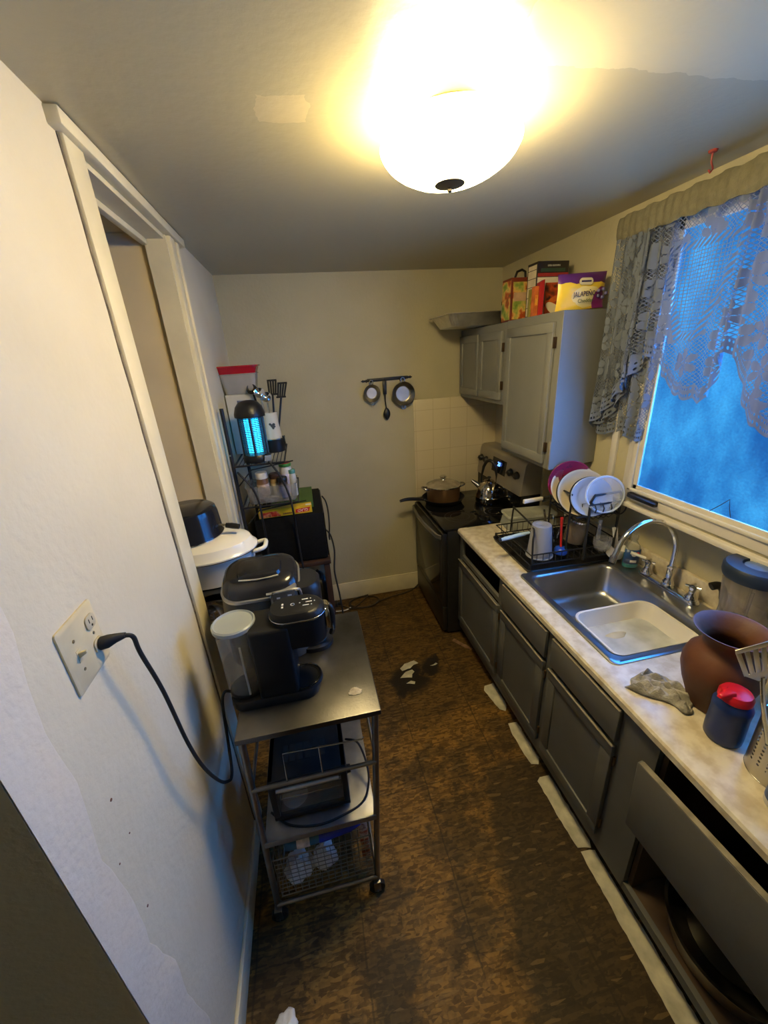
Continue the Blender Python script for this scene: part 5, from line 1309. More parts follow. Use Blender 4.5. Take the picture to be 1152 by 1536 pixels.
# ------------------------------------------------------------------ single serve coffee maker
def pod_brewer():
    t = thing('pod_coffee_maker', 'black single cup coffee maker with a clear water tank at the front of the cart', 'coffee maker', (0, 0, 0))
    z0 = 1.0205; y0, y1 = 1.030, 1.165
    M_B = mat('matte_black_body', (.009, .009, .0095), .40, noise=(25, .15), spec=.3)
    b = MB()
    b.loft([rrect(-.215, 1.098, .145, .066, .05, z0), rrect(-.215, 1.098, .148, .068, .052, z0+.006), rrect(-.215, 1.098, .146, .067, .052, z0+.030), rrect(-.215, 1.098, .142, .064, .05, z0+.034)])
    b.build('base', M_B, t)
    MB().box(-.262, -.135, y0+.002, y1, z0+.030, 1.315, .012, 3).build('tower', M_B, t)
    b = MB()   # brew head, rounded toward the aisle
    def head(z, s=1., dx=0.): return rrect(-.105+dx, 1.098, .088*s, .062*s, .056*s, z, 8)
    b.loft([head(1.225, .93), head(1.235, .97), head(1.325, 1.0), head(1.333, .985), head(1.345, .94, -.004), head(1.352, .85, -.008)])
    hd = b.build('brew_head', M_B, t)
    MB().loft([head(1.326, 1.012), head(1.331, 1.012)], False, False).build('chrome_band', mat('dull_chrome', (.40, .40, .40), .25, 1., noise=(9, .1)), hd, solid=.002)
    mw = mat('panel_print', (.60, .60, .60), .5)
    for x, y, hx, hy in ((-.150, 1.092, .003, .005), (-.150, 1.107, .003, .005), (-.078, 1.120, .010, .0022), (-.060, 1.120, .002, .0022), (-.066, 1.103, .010, .0022), (-.048, 1.103, .002, .0022), (-.076, 1.086, .010, .0022), (-.058, 1.086, .002, .0022), (-.095, 1.103, .002, .002)):
        MB().box(x-hx, x+hx, y-hy, y+hy, 1.3512, 1.3528).build('button_mark', mw, hd)
    MB().tube([(-.118+.006*math.cos(a), 1.100+.006*math.sin(a), 1.3525) for a in [2*PI*k/14 for k in range(14)]], .0008, 5, closed=True).build('power_ring', mw, hd)
    # grey handle plate on the aisle side of the head
    MB().hexa([(-.020,1.07,1.262),(-.004,1.072,1.25),(-.004,1.125,1.25),(-.020,1.127,1.262),(-.020,1.07,1.338),(-.006,1.072,1.332),(-.006,1.125,1.332),(-.020,1.127,1.338)], .004).build('handle_plate', M_CHROME, hd)
    # drip tray
    MB().at(-.118, 1.098, z0+.033).lathe([(0, .003), (.047, .003), (.050, .006), (.060, .006), (.062, 0), (.062, -.006), (.040, -.006)], 40).build('drip_tray', M_B, t)
    MB().tube([(-.118+.056*math.cos(2*PI*k/36), 1.098+.056*math.sin(2*PI*k/36), z0+.040) for k in range(36)], .0035, 8, closed=True).build('tray_ring', M_BLACKG, t)
    # water tank
    tc_ = (-.308, 1.105)
    tk = MB().at(*tc_, 0).lathe([(0, 1.062), (.050, 1.062), (.055, 1.068), (.062, 1.300), (.064, 1.312)], 44).build('water_tank', mat('tank_plastic', (.70, .72, .72), .14, trans=.75, alpha=.20, ior=1.25), t, solid=.0015)
    MB().at(*tc_, 0).lathe([(0, 1.066), (.0525, 1.066), (.0565, 1.178), (0, 1.178)], 40).build('water', mat('tank_water', (.62, .64, .62), .05, trans=.8, alpha=.18, ior=1.2), tk)
    MB().at(*tc_, 0).lathe([(.063, 1.306), (.067, 1.308), (.067, 1.320), (.062, 1.324), (.058, 1.319), (0, 1.320)], 44).build('tank_lid', mat('grey_tank_lid', (.30, .33, .34), .3, noise=(9, .08), alpha=.92), tk)
    MB().box(tc_[0]+.012, tc_[0]+.018, tc_[1]-.058, tc_[1]-.052, 1.07, 1.26, .001).build('tank_rib', M_FROST, tk)
    MB().at(tc_[0], tc_[1], z0+.028).lathe([(.058, 0), (.058, .012), (.050, .014), (0, .014)], 36).build('tank_seat', M_B, t)
pod_brewer()

def drip_brewer():
    t = thing('drip_coffee_maker', 'large grey drip coffee maker with a slanted control panel behind the single cup machine', 'coffee maker', (0, 0, 0))
    z0 = 1.0205; cx, cy = -.240, 1.345
    M_G = mat('gunmetal_plastic', (.060, .060, .056), .36, noise=(12, .12))
    def R(z, hx, hy, dy=0., tilt=0.): return [(x, y, zz+(y-cy)*tilt) for x, y, zz in rrect(cx, cy+dy, hx, hy, min(.075, hy*.7), z, 8)]
    b = MB(); b.loft([R(z0, .150, .105), R(z0+.008, .153, .107), R(z0+.05, .152, .106), R(1.20, .150, .103), R(1.315, .140, .100, 0, .25)])
    b.build('body', M_G, t)
    M_D = mat('glossy_dark_lid', (.014, .014, .016), .16)
    MB().loft([R(1.317, .142, .102, 0, .25), R(1.326, .142, .102, 0, .25)]).build('silver_band', mat('satin_silver', (.58, .58, .58), .28, .9, noise=(9, .06)), t)
    l = MB().loft([R(1.3265, .136, .097, .002, .25), R(1.350, .130, .091, .004, .25), R(1.362, .116, .078, .006, .24), R(1.365, .09, .06, .008, .24)]).build('lid', M_D, t)
    MB().loft([R(1.365, .080, .050, .004, .24), R(1.376, .076, .046, .004, .24), R(1.379, .060, .034, .004, .24)]).build('lid_grip', M_D, l)
    MB().tube([(cx-.070+.14*k/10, cy-.046-.010*math.sin(PI*k/10), 1.357) for k in range(11)], .0035, 6).build('lid_ridge', mat('satin_silver', (.58, .58, .58), .28, .9), l)
    # slanted control panel at the aisle corner
    p = [(-.205, 1.233, 1.19), (-.095, 1.233, 1.19), (-.095, 1.262, 1.19), (-.205, 1.262, 1.19), (-.205, 1.240, 1.315), (-.112, 1.242, 1.322), (-.112, 1.285, 1.326), (-.205, 1.285, 1.318)]
    cp = MB().hexa(p, .006).build('control_panel', mat('panel_silver', (.33, .33, .33), .3, .7, noise=(9, .08)), t)
    Mp = Matrix.Translation((-.155, 1.2355, 1.27)) @ Matrix.Rotation(PI/2-.08, 4, 'X')
    MB().box(-.196, -.116, 1.2335, 1.238, 1.205, 1.325, .001).build('panel_glass', mat('panel_grey', (.075, .075, .072), .25, noise=(9, .1)), cp)
    MB().tube(spline([(-.215, 1.240, 1.318), (-.150, 1.236, 1.324), (-.112, 1.240, 1.322), (-.098, 1.246, 1.305), (-.090, 1.246, 1.20)], 5), .005, 8).build('silver_trim', MATS['satin_silver'], cp)
    mw = mat('panel_print', (.60, .60, .60), .5)
    for x, z, hx in ((-.176, 1.300, .006), (-.176, 1.286, .009), (-.176, 1.272, .007), (-.136, 1.306, .007), (-.136, 1.291, .010), (-.136, 1.276, .008), (-.155, 1.222, .012)):
        MB().box(x-hx, x+hx, 1.2325, 1.2340, z-.003, z+.003).build('panel_mark', mw, cp)
    for x in (-.178, -.135): MB().tube([(x+.008*math.cos(a), 1.2333, 1.250-.0+.008*math.sin(a)) for a in [2*PI*k/14 for k in range(14)]], .0008, 5, closed=True).build('button_ring', mw, cp)
    MB().loft([rrect(-.075, cy-.01, .070, .085, .06, z0, 8), rrect(-.075, cy-.01, .070, .085, .06, z0+.018, 8)]).build('warming_plate', M_BLACK, t)
    MB().loft([rrect(-.085, cy-.02, .054, .075, .052, 1.215, 8), rrect(-.085, cy-.02, .058, .08, .055, 1.225, 8), rrect(-.085, cy-.02, .058, .08, .055, 1.30, 8), rrect(-.09, cy-.02, .052, .072, .05, 1.315, 8)]).build('brew_basket', M_BLACK, t)
    # steel carafe with a black handle
    c = thing('coffee_carafe', 'steel coffee carafe with a black handle under the drip coffee maker spout', 'carafe', (-.082, cy-.015, z0+.0185))
    MB().lathe([(0, 0), (.058, 0), (.064, .006), (.066, .05), (.058, .115), (.044, .150), (.042, .165), (0, .165)], 40).build('carafe_body', M_STEEL, c)
    MB().lathe([(.043, .163), (.046, .165), (.046, .178), (.03, .186), (0, .187)], 32).build('lid', M_BLACK, c)
    MB().at(0, 0, 0, 0, 0, -.55).tube(spline([(.043, 0, .170), (.085, 0, .168), (.100, 0, .14), (.096, 0, .07), (.086, 0, .035)], 6), [.009]*6+[.011]*19, 10).build('handle', M_BLACK, c)
    MB().at(0, 0, 0, 0, 0, -.55).box(.0985, .104, -.010, .010, .055, .145, .002).build('handle_trim', M_CHROME, c)
drip_brewer()
# chips of dried coffee on the cart top
lump('spill', 'small dried coffee spill near the front corner of the cart top', 'spill', (.045, 1.02, 1.0202), (.020, .016, .0025), mat('dried_spill', (.40, .33, .20), .6, noise=(40, .3)), 9, .25)

# ------------------------------------------------------------------ inside the cart
def toaster_oven():
    t = thing('toaster_oven', 'small black toaster oven with a glass door on the middle shelf of the cart', 'toaster oven', (-.160, 1.005, .4885))
    W, D, Hh = .140, .20, .215
    b = MB()
    b.box(-W, W, .0, D, .012, .024, .002); b.box(-W, W, D-.012, D, .012, Hh, .002)
    b.box(-W, -W+.020, 0, D, .012, Hh, .004); b.box(W-.020, W, 0, D, .012, Hh, .004)
    b.build('shell', M_BLACK, t)
    MB().box(-W, W, 0, D, Hh-.010, Hh, .004).build('top_panel', M_BLACKM, t)
    for k in range(6): MB().box(-W+.05+.028*k, -W+.070+.028*k, .06, .13, Hh-.0005, Hh+.0008).build('vent_slot', M_DARKIN, t)
    fr = MB(); fr.box(-W, W, -.010, .002, .016, .036, .003); fr.box(-W, W, -.010, .002, Hh-.030, Hh, .003); fr.box(-W, -W+.022, -.010, .002, .03, Hh-.028, .003); fr.box(W-.022, W, -.010, .002, .03, Hh-.028, .003)
    d = fr.build('door', M_BLACK, t)
    MB().box(-W+.020, W-.020, -.006, -.003, .034, Hh-.028).build('door_glass', mat('oven_door_glass', (.55, .55, .53), .08, trans=.7, alpha=.25, ior=1.2), d)
    MB().tube([(-W+.03, -.026, Hh-.02), (W-.03, -.026, Hh-.02)], .006, 10).build('door_handle', mat('pale_bar', (.55, .50, .40), .35, .6, noise=(9, .1)), d)
    b = MB()
    for k in range(9): b.tube([(-W+.022, .02+.019*k, .085), (W-.022, .02+.019*k, .085)], .0016, 5)
    b.tube([(-W+.024, .018, .085), (W-.024, .018, .085), (W-.024, .176, .085), (-W+.024, .176, .085)], .0022, 6, closed=True)
    b.build('rack', M_STEEL, t)
    MB().box(-W+.022, W-.022, .012, D-.02, .026, .030, .001).build('crumb_tray', mat('tray_metal', (.40, .38, .33), .35, 1., noise=(9, .2)), t)
    MB().at(W+.001, .030, .150, 0, PI/2).lathe([(0, 0), (.016, 0), (.014, .014), (0, .014)], 20).build('knob', M_BLACK, t)
    for x in (-W+.02, W-.02):
        for y in (.02, D-.02): MB().cyl((x, y, 0), (x, y, .014), .008).build('foot', M_RUBBER, t)
    tag(MB().tube(spline([(W+.01-.160, 1.19, .60), (.040, 1.14, .62), (.062, 1.06, .55), (.030, 1.00, .4935), (-.06, .965, .4935), (-.15, .955, .4935), (-.25, .98, .4935), (-.32, 1.04, .4935)], 6), .0042, 8).build('loose_cord', M_RUBBER), 'thin black cord loose on the middle cart shelf in front of the toaster oven', 'cord')
    t = thing('saucer', 'round white saucer inside the toaster oven', 'saucer', (-.225, 1.060, .5195))
    MB().lathe([(0, 0), (.025, 0), (.03, .002), (.048, .009), (.046, .010), (.028, .004), (0, .003)], 32).build('dish', M_PLWHITE, t)
toaster_oven()
# odds and ends in the wire basket
lump('paper_bag', 'crumpled white paper bag behind the wires of the cart basket', 'bag', (-.255, 1.015, .140), (.060, .05, .040), M_BAGW, 3, .22)
lump('paper_bag', 'rounded white paper bundle at the middle of the cart basket', 'bag', (-.150, 1.015, .140), (.045, .04, .065), M_BAGW, 11, .16)
t = thing('detergent_pouch', 'blue bottle with a red and white label lying across the cart basket', 'bottle', (-.15, .985, .400), rz=.03)
b = MB(); b.loft([[(x, r*math.cos(a), r*.8*math.sin(a)) for a in [2*PI*k/20 for k in range(20)]] for x, r in ((-.135, .018), (-.130, .030), (-.02, .034), (.03, .032), (.11, .028), (.150, .016), (.158, .008))])
b.build('bottle_body', mat('teal_film', (.03, .10, .16), .25, noise=(10, .3)), t)
MB().loft([[(x, r*math.cos(a), r*.8*math.sin(a)) for a in [2*PI*k/20 for k in range(20)]] for x, r in ((-.005, .0345), (.03, .0335), (.11, .0293), (.152, .0165), (.160, .008))]).build('blue_end', mat('royal_blue_film', (.012, .03, .33), .2, noise=(9, .2)), t)
MB().loft([[(x, r*math.cos(a), r*.8*math.sin(a)) for a in [2*PI*k/20 for k in range(20)]] for x, r in ((-.088, .0335), (-.062, .0342), (-.040, .0347))]).build('white_label', mat('white_red_label', (.60, .52, .46), .4, noise=(28, .5)), t)
t = thing('cracker_packet', 'orange red food packet standing at the right end of the cart basket', 'packet', (.015, 1.02, .1385))
MB().hexa([(-.018,-.025,0),(.018,-.025,0),(.018,.025,0),(-.018,.025,0),(-.022,-.016,.21),(.014,-.016,.21),(.014,.016,.21),(-.022,.016,.21)], .004).build('packet_body', printed('print_packet', ('#5a1a10', '#a04a20', '#c8b49a', '#6a2a14'), 26), t)

# ------------------------------------------------------------------ roaster and pot in the closet doorway on a black stand
t = thing('plant_stand', 'black metal stand in the closet doorway under the white roaster', 'stand', (0, 0, 0))
sx0, sx1, sy0, sy1 = -.80, -.30, 1.52, 1.84
MB().box(sx0, sx1, sy0, sy1, 1.170, 1.190, .003).build('top_shelf', M_BLACKM, t)
MB().box(sx0, sx1, sy0-.10, sy1, 1.030, 1.046, .003).build('lower_shelf', M_BLACKM, t)
for x in (sx0+.012, sx1-.012):
    for y in (sy0+.012, sy1-.012): MB().box(x-.010, x+.010, y-.010, y+.010, 0, 1.172, .002).build('leg', M_BLACKM, t)
def oval_ring(hx, hy, z, n=48): return [(hx*math.cos(2*PI*k/n), hy*math.sin(2*PI*k/n), z) for k in range(n)]
t = thing('enamel_roaster', 'oval white enamel roaster with a domed lid in the closet doorway', 'roaster', (-.505, 1.680, 1.1905))
M_EN = mat('white_enamel', (.70, .67, .58), .16, noise=(5, .05))
MB().loft([oval_ring(.175, .115, 0), oval_ring(.190, .128, .008), oval_ring(.205, .142, .11), oval_ring(.214, .150, .128), oval_ring(.210, .147, .130)]).build('roaster_body', M_EN, t)
l = MB().loft([oval_ring(.216, .153, .130), oval_ring(.221, .157, .134), oval_ring(.221, .157, .140), oval_ring(.208, .146, .152), oval_ring(.195, .136, .178), oval_ring(.16, .108, .193), oval_ring(.10, .07, .198)]).build('lid', M_EN, t)
MB().loft([oval_ring(.217, .154, .1295), oval_ring(.2225, .158, .1305), oval_ring(.2225, .158, .134), oval_ring(.217, .154, .135)], False, False).build('dark_rim_line', mat('chipped_rim', (.05, .045, .04), .4, noise=(30, .3)), l)
MB().tube(spline([(.205, -.045, .118), (.248, -.040, .126), (.256, 0, .128), (.248, .040, .126), (.205, .045, .118)], 6), .010, 10).build('side_handle', M_EN, t)
t = thing('black_saucepan', 'black gloss saucepan upside down on the white roaster lid', 'pan', (-.560, 1.715, 1.3895))
MB().lathe([(.135, 0), (.137, .002), (.134, .01), (.128, .10), (.122, .122), (.108, .131), (0, .133)], 48, True).build('pan_body', mat('black_enamel', (.010, .011, .015), .14), t)
MB().lathe([(.134, .0), (.138, .001), (.138, .004), (.1345, .005)], 48).build('pan_rim', M_CHROME, t)
MB().tube([(.130, -.03, .045), (.165, -.035, .040)], .006, 8).build('handle_shank', M_STEEL, t)
MB().tube([(.160, -.034, .040), (.185, -.038, .036), (.215, -.044, .030)], [.011, .013, .012], 10).build('handle', M_BLACK, t)
for i, (y, r) in enumerate(((1.445, .098), (1.462, .102), (1.479, .106))):
    t = thing('mixing_bowl', ('outermost steel bowl', 'middle steel bowl', 'rearmost steel bowl')[i]+' standing on edge in the closet doorway beside the coffee maker', 'bowl', (-.478, y, 1.150), rz=.35, group='steel bowls on edge')
    MB().at(0, 0, 0, PI/2+.18, 0, 0).lathe([(0, 0), (r*.45, 0), (r*.8, .020), (r*.98, .046), (r*1.03, .048), (r*.96, .046), (r*.77, .022), (r*.43, .003), (0, .003)], 44).build('bowl_body', M_CHROME, t)
lump('paper_sheet', 'white folded paper beside the coffee maker tank', 'paper', (-.430, 1.285, 1.0205+.0), (.030, .055, .012), M_PLWHITE, 6, .1, .3) if False else None

# ------------------------------------------------------------------ black appliance, stand, boxes
t = thing('side_stand', 'dark brown wooden stand under the black microwave', 'stand', (0, 0, 0))
M_BRN = mat('dark_brown_wood', (.040, .018, .010), .5, noise=(9, .3))
MB().box(-.43, .045, 2.40, 3.02, .775, .805, .004).build('top', M_BRN, t)
for x in (-.405, .015):
    for y in (2.43, 2.99): MB().box(x-.02, x+.02, y-.02, y+.02, 0, .776, .003).build('leg', M_BRN, t)
MB().box(-.42, .03, 2.42, 3.0, .28, .30, .003).build('lower_shelf', M_BRN, t)
t = thing('microwave_oven', 'black microwave oven with its dark side facing the camera on the brown stand', 'microwave', (0, 0, 0))
MB().box(-.405, .032, 2.425, 2.965, .815, 1.150, .008).build('case', mat('matte_black_case', (.006, .006, .006), .7, noise=(40, .3), spec=.15), t)
MB().box(.030, .040, 2.435, 2.955, .825, 1.140, .004).build('door', M_BLACKG, t)
for x in (-.37, .0):
    for y in (2.46, 2.93): MB().cyl((x, y, .8052), (x, y, .818), .012).build('foot', M_RUBBER, t)
t = thing('cling_film_box', 'yellow and red long plastic wrap box on the front edge of the microwave', 'box', (-.205, 2.475, 1.1505), rz=.03)
MB().box(-.170, .170, -.030, .030, 0, .052, .0015).build('carton', mat('yellow_card', (.66, .42, .015), .38, noise=(12, .08)), t, smooth=False)
MB().hexa([(-.165,-.0312,.004),(-.030,-.0312,.004),(-.030,-.0298,.004),(-.165,-.0298,.004),(-.165,-.0312,.036),(-.055,-.0312,.040),(-.055,-.0298,.040),(-.165,-.0298,.036)]).build('red_print', printed('print_wrap', ('#8a1a10', '#b83020', '#c88a60', '#7a1a14'), 40), t)
bd_ = MB().hexa([(.062,-.0315,.010),(.150,-.0315,.012),(.150,-.0298,.012),(.062,-.0298,.010),(.066,-.0315,.034),(.160,-.0315,.040),(.160,-.0298,.040),(.066,-.0298,.034)]).build('red_badge', mat('badge_red', (.50, .02, .015), .4, noise=(9, .06)), t)
text('box_lettering', 'GLAD', .026, mat('white_print', (.80, .76, .66), .5), bd_, face('-y', .110, -.0318, .024, PI+.05))
MB().box(-.018, .040, -.0312, -.0298, .010, .020).build('dark_strip', mat('dark_print', (.20, .09, .02), .5, noise=(150, .9)), t)
MB().box(.132, .166, -.028, .0, .0515, .0525).build('white_patch', M_PLWHITE, t)
t = thing('green_box', 'green flat box lying on the microwave behind the yellow wrap box', 'box', (-.175, 2.715, 1.1505))
MB().box(-.13, .152, -.17, .20, 0, .034, .002).build('carton', mat('green_card', (.060, .125, .020), .5, noise=(8, .15)), t, smooth=False)
MB().box(-.10, .07, -.14, .16, .0335, .0345).build('lid_print', mat('green_card_print', (.085, .16, .03), .45, noise=(14, .2)), t)

# ------------------------------------------------------------------ tiered wire rack
RK = (-.445, 2.345)
t = thing('tiered_rack', 'black metal tiered rack against the left wall beside the closet casing', 'rack', (0, 0, 0))
for y in (2.345, 2.90): MB().tube([(-.447, y, .0), (-.447, y, 1.86)], .011, 10).build('post', M_BLACKM, t)
for z, x1, ya, yb in ((1.53, -.155, 2.335, 2.88), (1.272, -.11, 2.335, 2.88)):
    b = MB(); b.tube([(-.44, ya, z), (x1, ya, z), (x1, yb, z), (-.44, yb, z)], .006, 8, closed=True)
    for k in range(1, 12): b.tube([(-.44+(x1+.44)*k/12, ya, z), (-.44+(x1+.44)*k/12, yb, z)], .0028, 6)
    b.build('shelf', M_BLACKM, t)
    MB().tube([(-.447, ya+.01, z-.13), (-.35, ya+.01, z-.03), (x1+.05, ya+.01, z)], .004, 6).build('bracket', M_BLACKM, t)
MB().tube([(-.16, 2.86, 1.53), (-.152, 2.70, 1.545), (-.143, 2.45, 1.66), (-.138, 2.42, 1.668)], .005, 6).build('stay', M_BLACKM, t)
MB().at(-.447, 2.330, 1.60, PI/2).lathe([(0, 0), (.006, 0), (.005, .004), (0, .005)], 12).build('screw', M_CHROME, t)

def zapper():
    t = thing('insect_zapper', 'black insect trap lantern glowing blue on the top shelf of the rack', 'lantern', (-.312, 2.415, 1.5370), rz=.2)
    MB().lathe([(0, 0), (.076, 0), (.080, .006), (.080, .030), (.072, .045), (0, .045)], 40).build('base', M_BLACK, t)
    MB().lathe([(.078, .258), (.086, .262), (.086, .280), (.074, .318), (.052, .344), (.020, .352), (0, .352)], 40).build('cap', M_BLACK, t)
    b = MB()
    for k in range(21):
        z = .050+.0102*k
        b.tube([(.072*math.cos(2*PI*j/28), .072*math.sin(2*PI*j/28), z) for j in range(28)], .0024, 4, closed=True)
    for k in range(28):
        a = 2*PI*k/28; b.tube([(.072*math.cos(a), .072*math.sin(a), .045), (.072*math.cos(a), .072*math.sin(a), .260)], .0013, 4)
    b.build('guard_grid', mat('glow_tinted_grid', (.03, .10, .16), .4, noise=(9, .1)), t)  # tube glow on the guard wires put into their blue colour
    for k in range(6):
        a = 2*PI*k/6+.35; MB().tube([(.075*math.cos(a), .075*math.sin(a), .043), (.075*math.cos(a), .075*math.sin(a), .262)], .0058, 8).build('guard_post', M_BLACK, t)
    mu, nt, N, L, b_ = nodes_of('uv_tube'); b_.inputs['Base Color'].default_value = (.1, .7, 1, 1); b_.inputs['Emission Color'].default_value = (.02, .55, 1.0, 1); b_.inputs['Emission Strength'].default_value = 3.2
    for x in (-.022, .022): MB().cyl((x, 0, .048), (x, 0, .255), .019, None, 18).build('light_tube', mu, t)
    MB().hexa([(.030,-.088,.006),(.070,-.078,.006),(.070,-.070,.006),(.030,-.080,.006),(.034,-.090,.040),(.074,-.080,.040),(.074,-.072,.040),(.034,-.082,.040)], .002).build('grey_switch_cover', mat('grey_plastic', (.22, .23, .23), .35, noise=(9, .1)), t)
zapper()
tag(MB().tube(spline([(-.245, 2.335, 1.540), (-.225, 2.318, 1.52), (-.185, 2.310, 1.44), (-.155, 2.312, 1.32), (-.148, 2.320, 1.22), (-.150, 2.385, 1.12), (-.150, 2.400, .95), (-.140, 2.392, .60)], 8), .0062, 8).build('zapper_cord', M_RUBBER), 'black cord running down from the glowing lantern in front of the microwave', 'cord')
tag(MB().tube(spline([(-.425, 2.320, 1.50), (-.405, 2.300, 1.48), (-.355, 2.295, 1.40), (-.335, 2.30, 1.30), (-.335, 2.31, 1.18), (-.345, 2.38, 1.02), (-.36, 2.385, .70)], 8), .0062, 8).build('rack_cord', M_RUBBER), 'black cord hanging beside the rack post left of the jars', 'cord')

t = thing('milk_carton', 'pale carton standing under the red lidded container on the rack', 'carton', (-.385, 2.735, 1.5365))
MB().box(-.085, .085, -.075, .075, 0, .372, .004).build('carton_body', mat('pale_carton', (.52, .49, .42), .45, noise=(8, .1)), t, smooth=False)
MB().box(-.02, .05, -.0765, -.0745, .285, .335).build('dark_print', printed('print_carton', ('#3a3c58', '#6a6c80', '#2a2c44'), 40), t)
t = tub('lidded_container', 'clear plastic container with a red lid at the top of the rack', 'container', -.375, 2.735, 1.9095, .108, .095, .120, .82, 0, mat('cloudy_container', (.60, .57, .52), .22, trans=.35, alpha=.62, noise=(9, .08)), None)
MB().loft([rrect(0, 0, .106, .093, .03, .112), rrect(0, 0, .122, .108, .035, .158), rrect(0, 0, .130, .116, .036, .158), rrect(0, 0, .130, .116, .036, .166), rrect(0, 0, .116, .102, .033, .162), rrect(0, 0, .10, .088, .03, .122)], False, True).build('red_lid', mat('red_lid_plastic', (.38, .010, .022), .25, noise=(8, .1)), t)
lump('clip_pile', '', '', (0, -.01, .008), (.055, .05, .024), mat('grey_clips', (.17, .17, .16), .5, noise=(60, .5)), 4, .28, 0, None, t)

t = thing('sauce_pot', 'black pot under the white utensil crock on the rack', 'pot', (-.222, 2.655, 1.5365))
MB().lathe([(0, 0), (.066, 0), (.070, .004), (.072, .082), (.076, .086), (.070, .086), (.067, .008), (0, .004)], 36).build('pot_body', M_BLACK, t)
MB().lathe([(.0705, .0835), (.0770, .0845), (.0770, .0880), (.0705, .0890)], 36).build('pot_rim', M_STEEL, t)
t = thing('utensil_crock', 'tapered white crock with a dark sprig print holding cooking utensils', 'crock', (-.222, 2.655, 1.5420), rz=.0)
MB().lathe([(0, .0), (.056, 0), (.062, .004), (.062, .03), (.047, .235), (.049, .245), (.043, .245), (.055, .05), (.052, .008), (0, .006)], 40).build('crock_body', mat('cream_crock', (.62, .56, .44), .25, noise=(6, .06)), t)
b = MB()
for k, (dx, dz, r) in enumerate(((0, 0, .012), (.012, .008, .009), (-.010, .010, .009), (.004, -.014, .010), (.016, -.006, .006))):
    b.at(.008+dx, -.0505, .165+dz, PI/2).lathe([(0, -.001), (r, -.001), (r*.8, .002), (0, .003)], 8)
b.build('sprig_print', mat('dark_sprig', (.06, .055, .05), .5, noise=(60, .5)), t)
KU = [('ladle', 'black ladle leaning left out of the white crock', -.025, -.01, -.06, .00, .21, 'ladle'),
      ('whisk_spoon', 'bright steel spoon in the white crock catching the light', -.010, -.02, -.025, -.035, .17, 'spoon'),
      ('slotted_spoon', 'slotted steel spoon at the front of the white crock', .006, -.025, .0, -.03, .12, 'spoon'),
      ('spatula', 'black slotted spatula at the back of the white crock', .012, .015, .03, .02, .19, 'spatula'),
      ('pasta_fork', 'black slotted turner leaning right out of the white crock', .024, -.005, .075, -.01, .16, 'turner')]
for nme, lbl, bx_, by_, tx, ty, ext, cat in KU:
    t = thing(nme, lbl, cat, (-.222+bx_*.6, 2.655+by_*.6, 1.5520), group='utensils in the white crock')
    top = Vector((tx, ty, .235+ext*.55)); m_ = M_BLACK if 'black' in lbl else M_CHROME
    MB().tube([(0, 0, 0), tuple(top)], .0065, 8).build('handle', m_, t)
    d = top.normalized(); tip = top + d*.085
    if cat in ('turner', 'spatula'):
        b = MB()
        for k in range(4):
            a = -.024+.016*k
            b.hexa([tuple(top+Vector((a*.8-.0055, -.0025, 0))), tuple(top+Vector((a*.8+.0055, -.0025, 0))), tuple(top+Vector((a*.8+.0055, .0025, 0))), tuple(top+Vector((a*.8-.0055, .0025, 0))),
                    tuple(tip+Vector((a-.0062, -.0025, 0))), tuple(tip+Vector((a+.0062, -.0025, 0))), tuple(tip+Vector((a+.0062, .0025, 0))), tuple(tip+Vector((a-.0062, .0025, 0)))])
        for q in (top, tip): b.hexa([tuple(q+Vector((x, y, z))) for z in (-.005, .006) for x, y in ((-.030, -.0015), (.030, -.0015), (.030, .0015), (-.030, .0015))])
        b.build('head', m_, t)
    else:
        c = top + d*.030
        MB().at(c.x, c.y, c.z, PI/2-.35, 0, 0).lathe([(0, -.010), (.018, -.008), (.030, .002), (.032, .010), (.029, .009), (.016, -.004), (0, -.006)], 24).build('head', m_, t)
# bin of jars on the lower shelf
tub('storage_bin', 'clear grey plastic bin of jars on the lower shelf of the rack', 'bin', -.258, 2.450, 1.2790, .150, .095, .110, .92, 0, mat('bin_plastic', (.50, .49, .45), .22, trans=.45, alpha=.40, noise=(8, .06)))
def jar(name, label, cat, x, y, r, h, mb, mc, ch=.022, rc=1.0, ml=None, grp='jars in the plastic bin'):
    t = thing(name, label, cat, (x, y, 1.2825), group=grp)
    MB().lathe([(0, 0), (r*.94, 0), (r, .004), (r, h*.86), (r*.86, h*.97), (r*.86, h), (0, h)], 28).build('jar_body', mb, t)
    MB().lathe([(r*rc*.97, h-.004), (r*rc, h-.002), (r*rc, h+ch-.004), (r*rc*.9, h+ch), (0, h+ch)], 28).build('lid', mc, t)
    if ml: MB().lathe([(r*1.005, h*.14), (r*1.02, h*.15), (r*1.02, h*.74), (r*1.005, h*.75)], 28).build('jar_label', ml, t)
jar('spice_jar', 'brown spice jar with a white cap at the left of the bin', 'jar', -.308, 2.405, .036, .150, mat('spice_brown', (.17, .09, .045), .35, noise=(9, .2)), M_PLWHITE, .034, .98, mat('pinkish_label', (.46, .36, .32), .45, noise=(26, .3)))
jar('seasoning_jar', 'cream labelled jar with a brown cap in the middle of the bin', 'jar', -.235, 2.455, .037, .130, mat('seasoning_tan', (.34, .24, .13), .4, noise=(9, .2)), mat('brown_cap', (.05, .025, .015), .4), .025, 1.0, mat('cream_label', (.50, .44, .33), .45, noise=(22, .4)))
jar('herb_jar', 'dark jar with a purple label and a black cap in the bin', 'jar', -.188, 2.392, .030, .120, mat('dark_spice', (.045, .03, .03), .3, noise=(9, .2)), M_BLACK, .024, 1.0, mat('purple_label', (.13, .11, .28), .45, noise=(30, .6)))
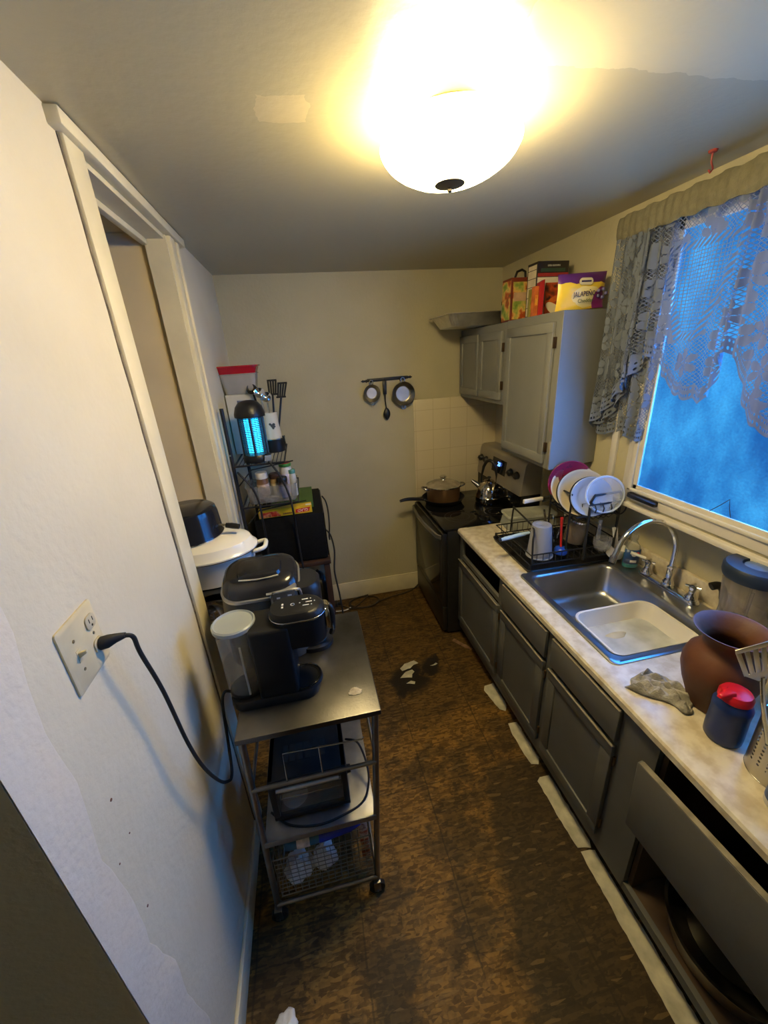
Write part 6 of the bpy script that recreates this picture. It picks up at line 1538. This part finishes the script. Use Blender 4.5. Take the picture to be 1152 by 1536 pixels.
jar('bread_crumb_can', 'white canister with a green band and a red top at the back of the bin', 'can', -.165, 2.470, .038, .195, mat('white_can_paper', (.60, .57, .50), .45, noise=(10, .1)), mat('green_band', (.05, .20, .05), .4), .016, 1.02, mat('purple_print_label', (.38, .35, .46), .45, noise=(24, .6)))
jar('mint_jar', 'teal lidded jar at the right end of the bin', 'jar', -.128, 2.448, .022, .150, mat('pale_jar', (.50, .50, .46), .35, noise=(14, .2)), mat('teal_lid', (.08, .24, .22), .4), .02, 1.0)
tag(MB().at(-.165, 2.470, 1.2825+.2110).lathe([(0, 0), (.034, 0), (.034, .004), (0, .005)], 24).build('red_disc', mat('can_red_top', (.42, .03, .02), .4, noise=(9, .1))), 'round red lid lying on the green banded canister', 'lid')
lump('foil_packet', 'crumpled foil packet at the front of the plastic bin', 'packet', (-.275, 2.375, 1.2825), (.045, .012, .020), mat('dull_foil', (.42, .39, .34), .35, .8, noise=(30, .3)), 8, .25)

# under the brown stand
lump('shopping_bag', 'black crumpled shopping bag under the brown stand', 'bag', (-.05, 2.56, .3005), (.075, .09, .175), mat('black_bag_film', (.012, .012, .012), .35), 2, .10)
lump('produce_bag', 'green bag deep under the brown stand', 'bag', (-.17, 2.66, .3005), (.06, .09, .13), mat('green_bag_film', (.05, .11, .03), .5, noise=(9, .3)), 13, .12)
lump('snack_packet', 'dark red packet on the heap under the brown stand', 'packet', (-.19, 2.62, .55), (.06, .06, .05), mat('dark_red_film', (.12, .012, .012), .4, noise=(9, .3)), 14, .15)
tag(MB().tube(spline([(.05, 2.95, .79), (.075, 2.80, .80), (.085, 2.66, .74), (.065, 2.56, .62), (.080, 2.50, .45), (.085, 2.46, .25), (.05, 2.45, .10), (.02, 2.50, .02)], 8), .0065, 8).build('stand_cord', M_RUBBER), 'thick black cord looping down beside the brown stand', 'cord')
tag(MB().tube(spline([(.048, 2.90, 1.10), (.068, 2.80, 1.09), (.075, 2.72, 1.04), (.070, 2.66, .95), (.060, 2.68, .86), (.062, 2.72, .81)], 8), .0055, 8).build('looped_cord', M_RUBBER), 'black cord hanging at the aisle side of the microwave', 'cord')
lump('white_rag', 'white cloth bundle on the floor beside the brown stand', 'cloth', (.095, 2.36, .001), (.045, .06, .07), M_BAGW, 15, .15)
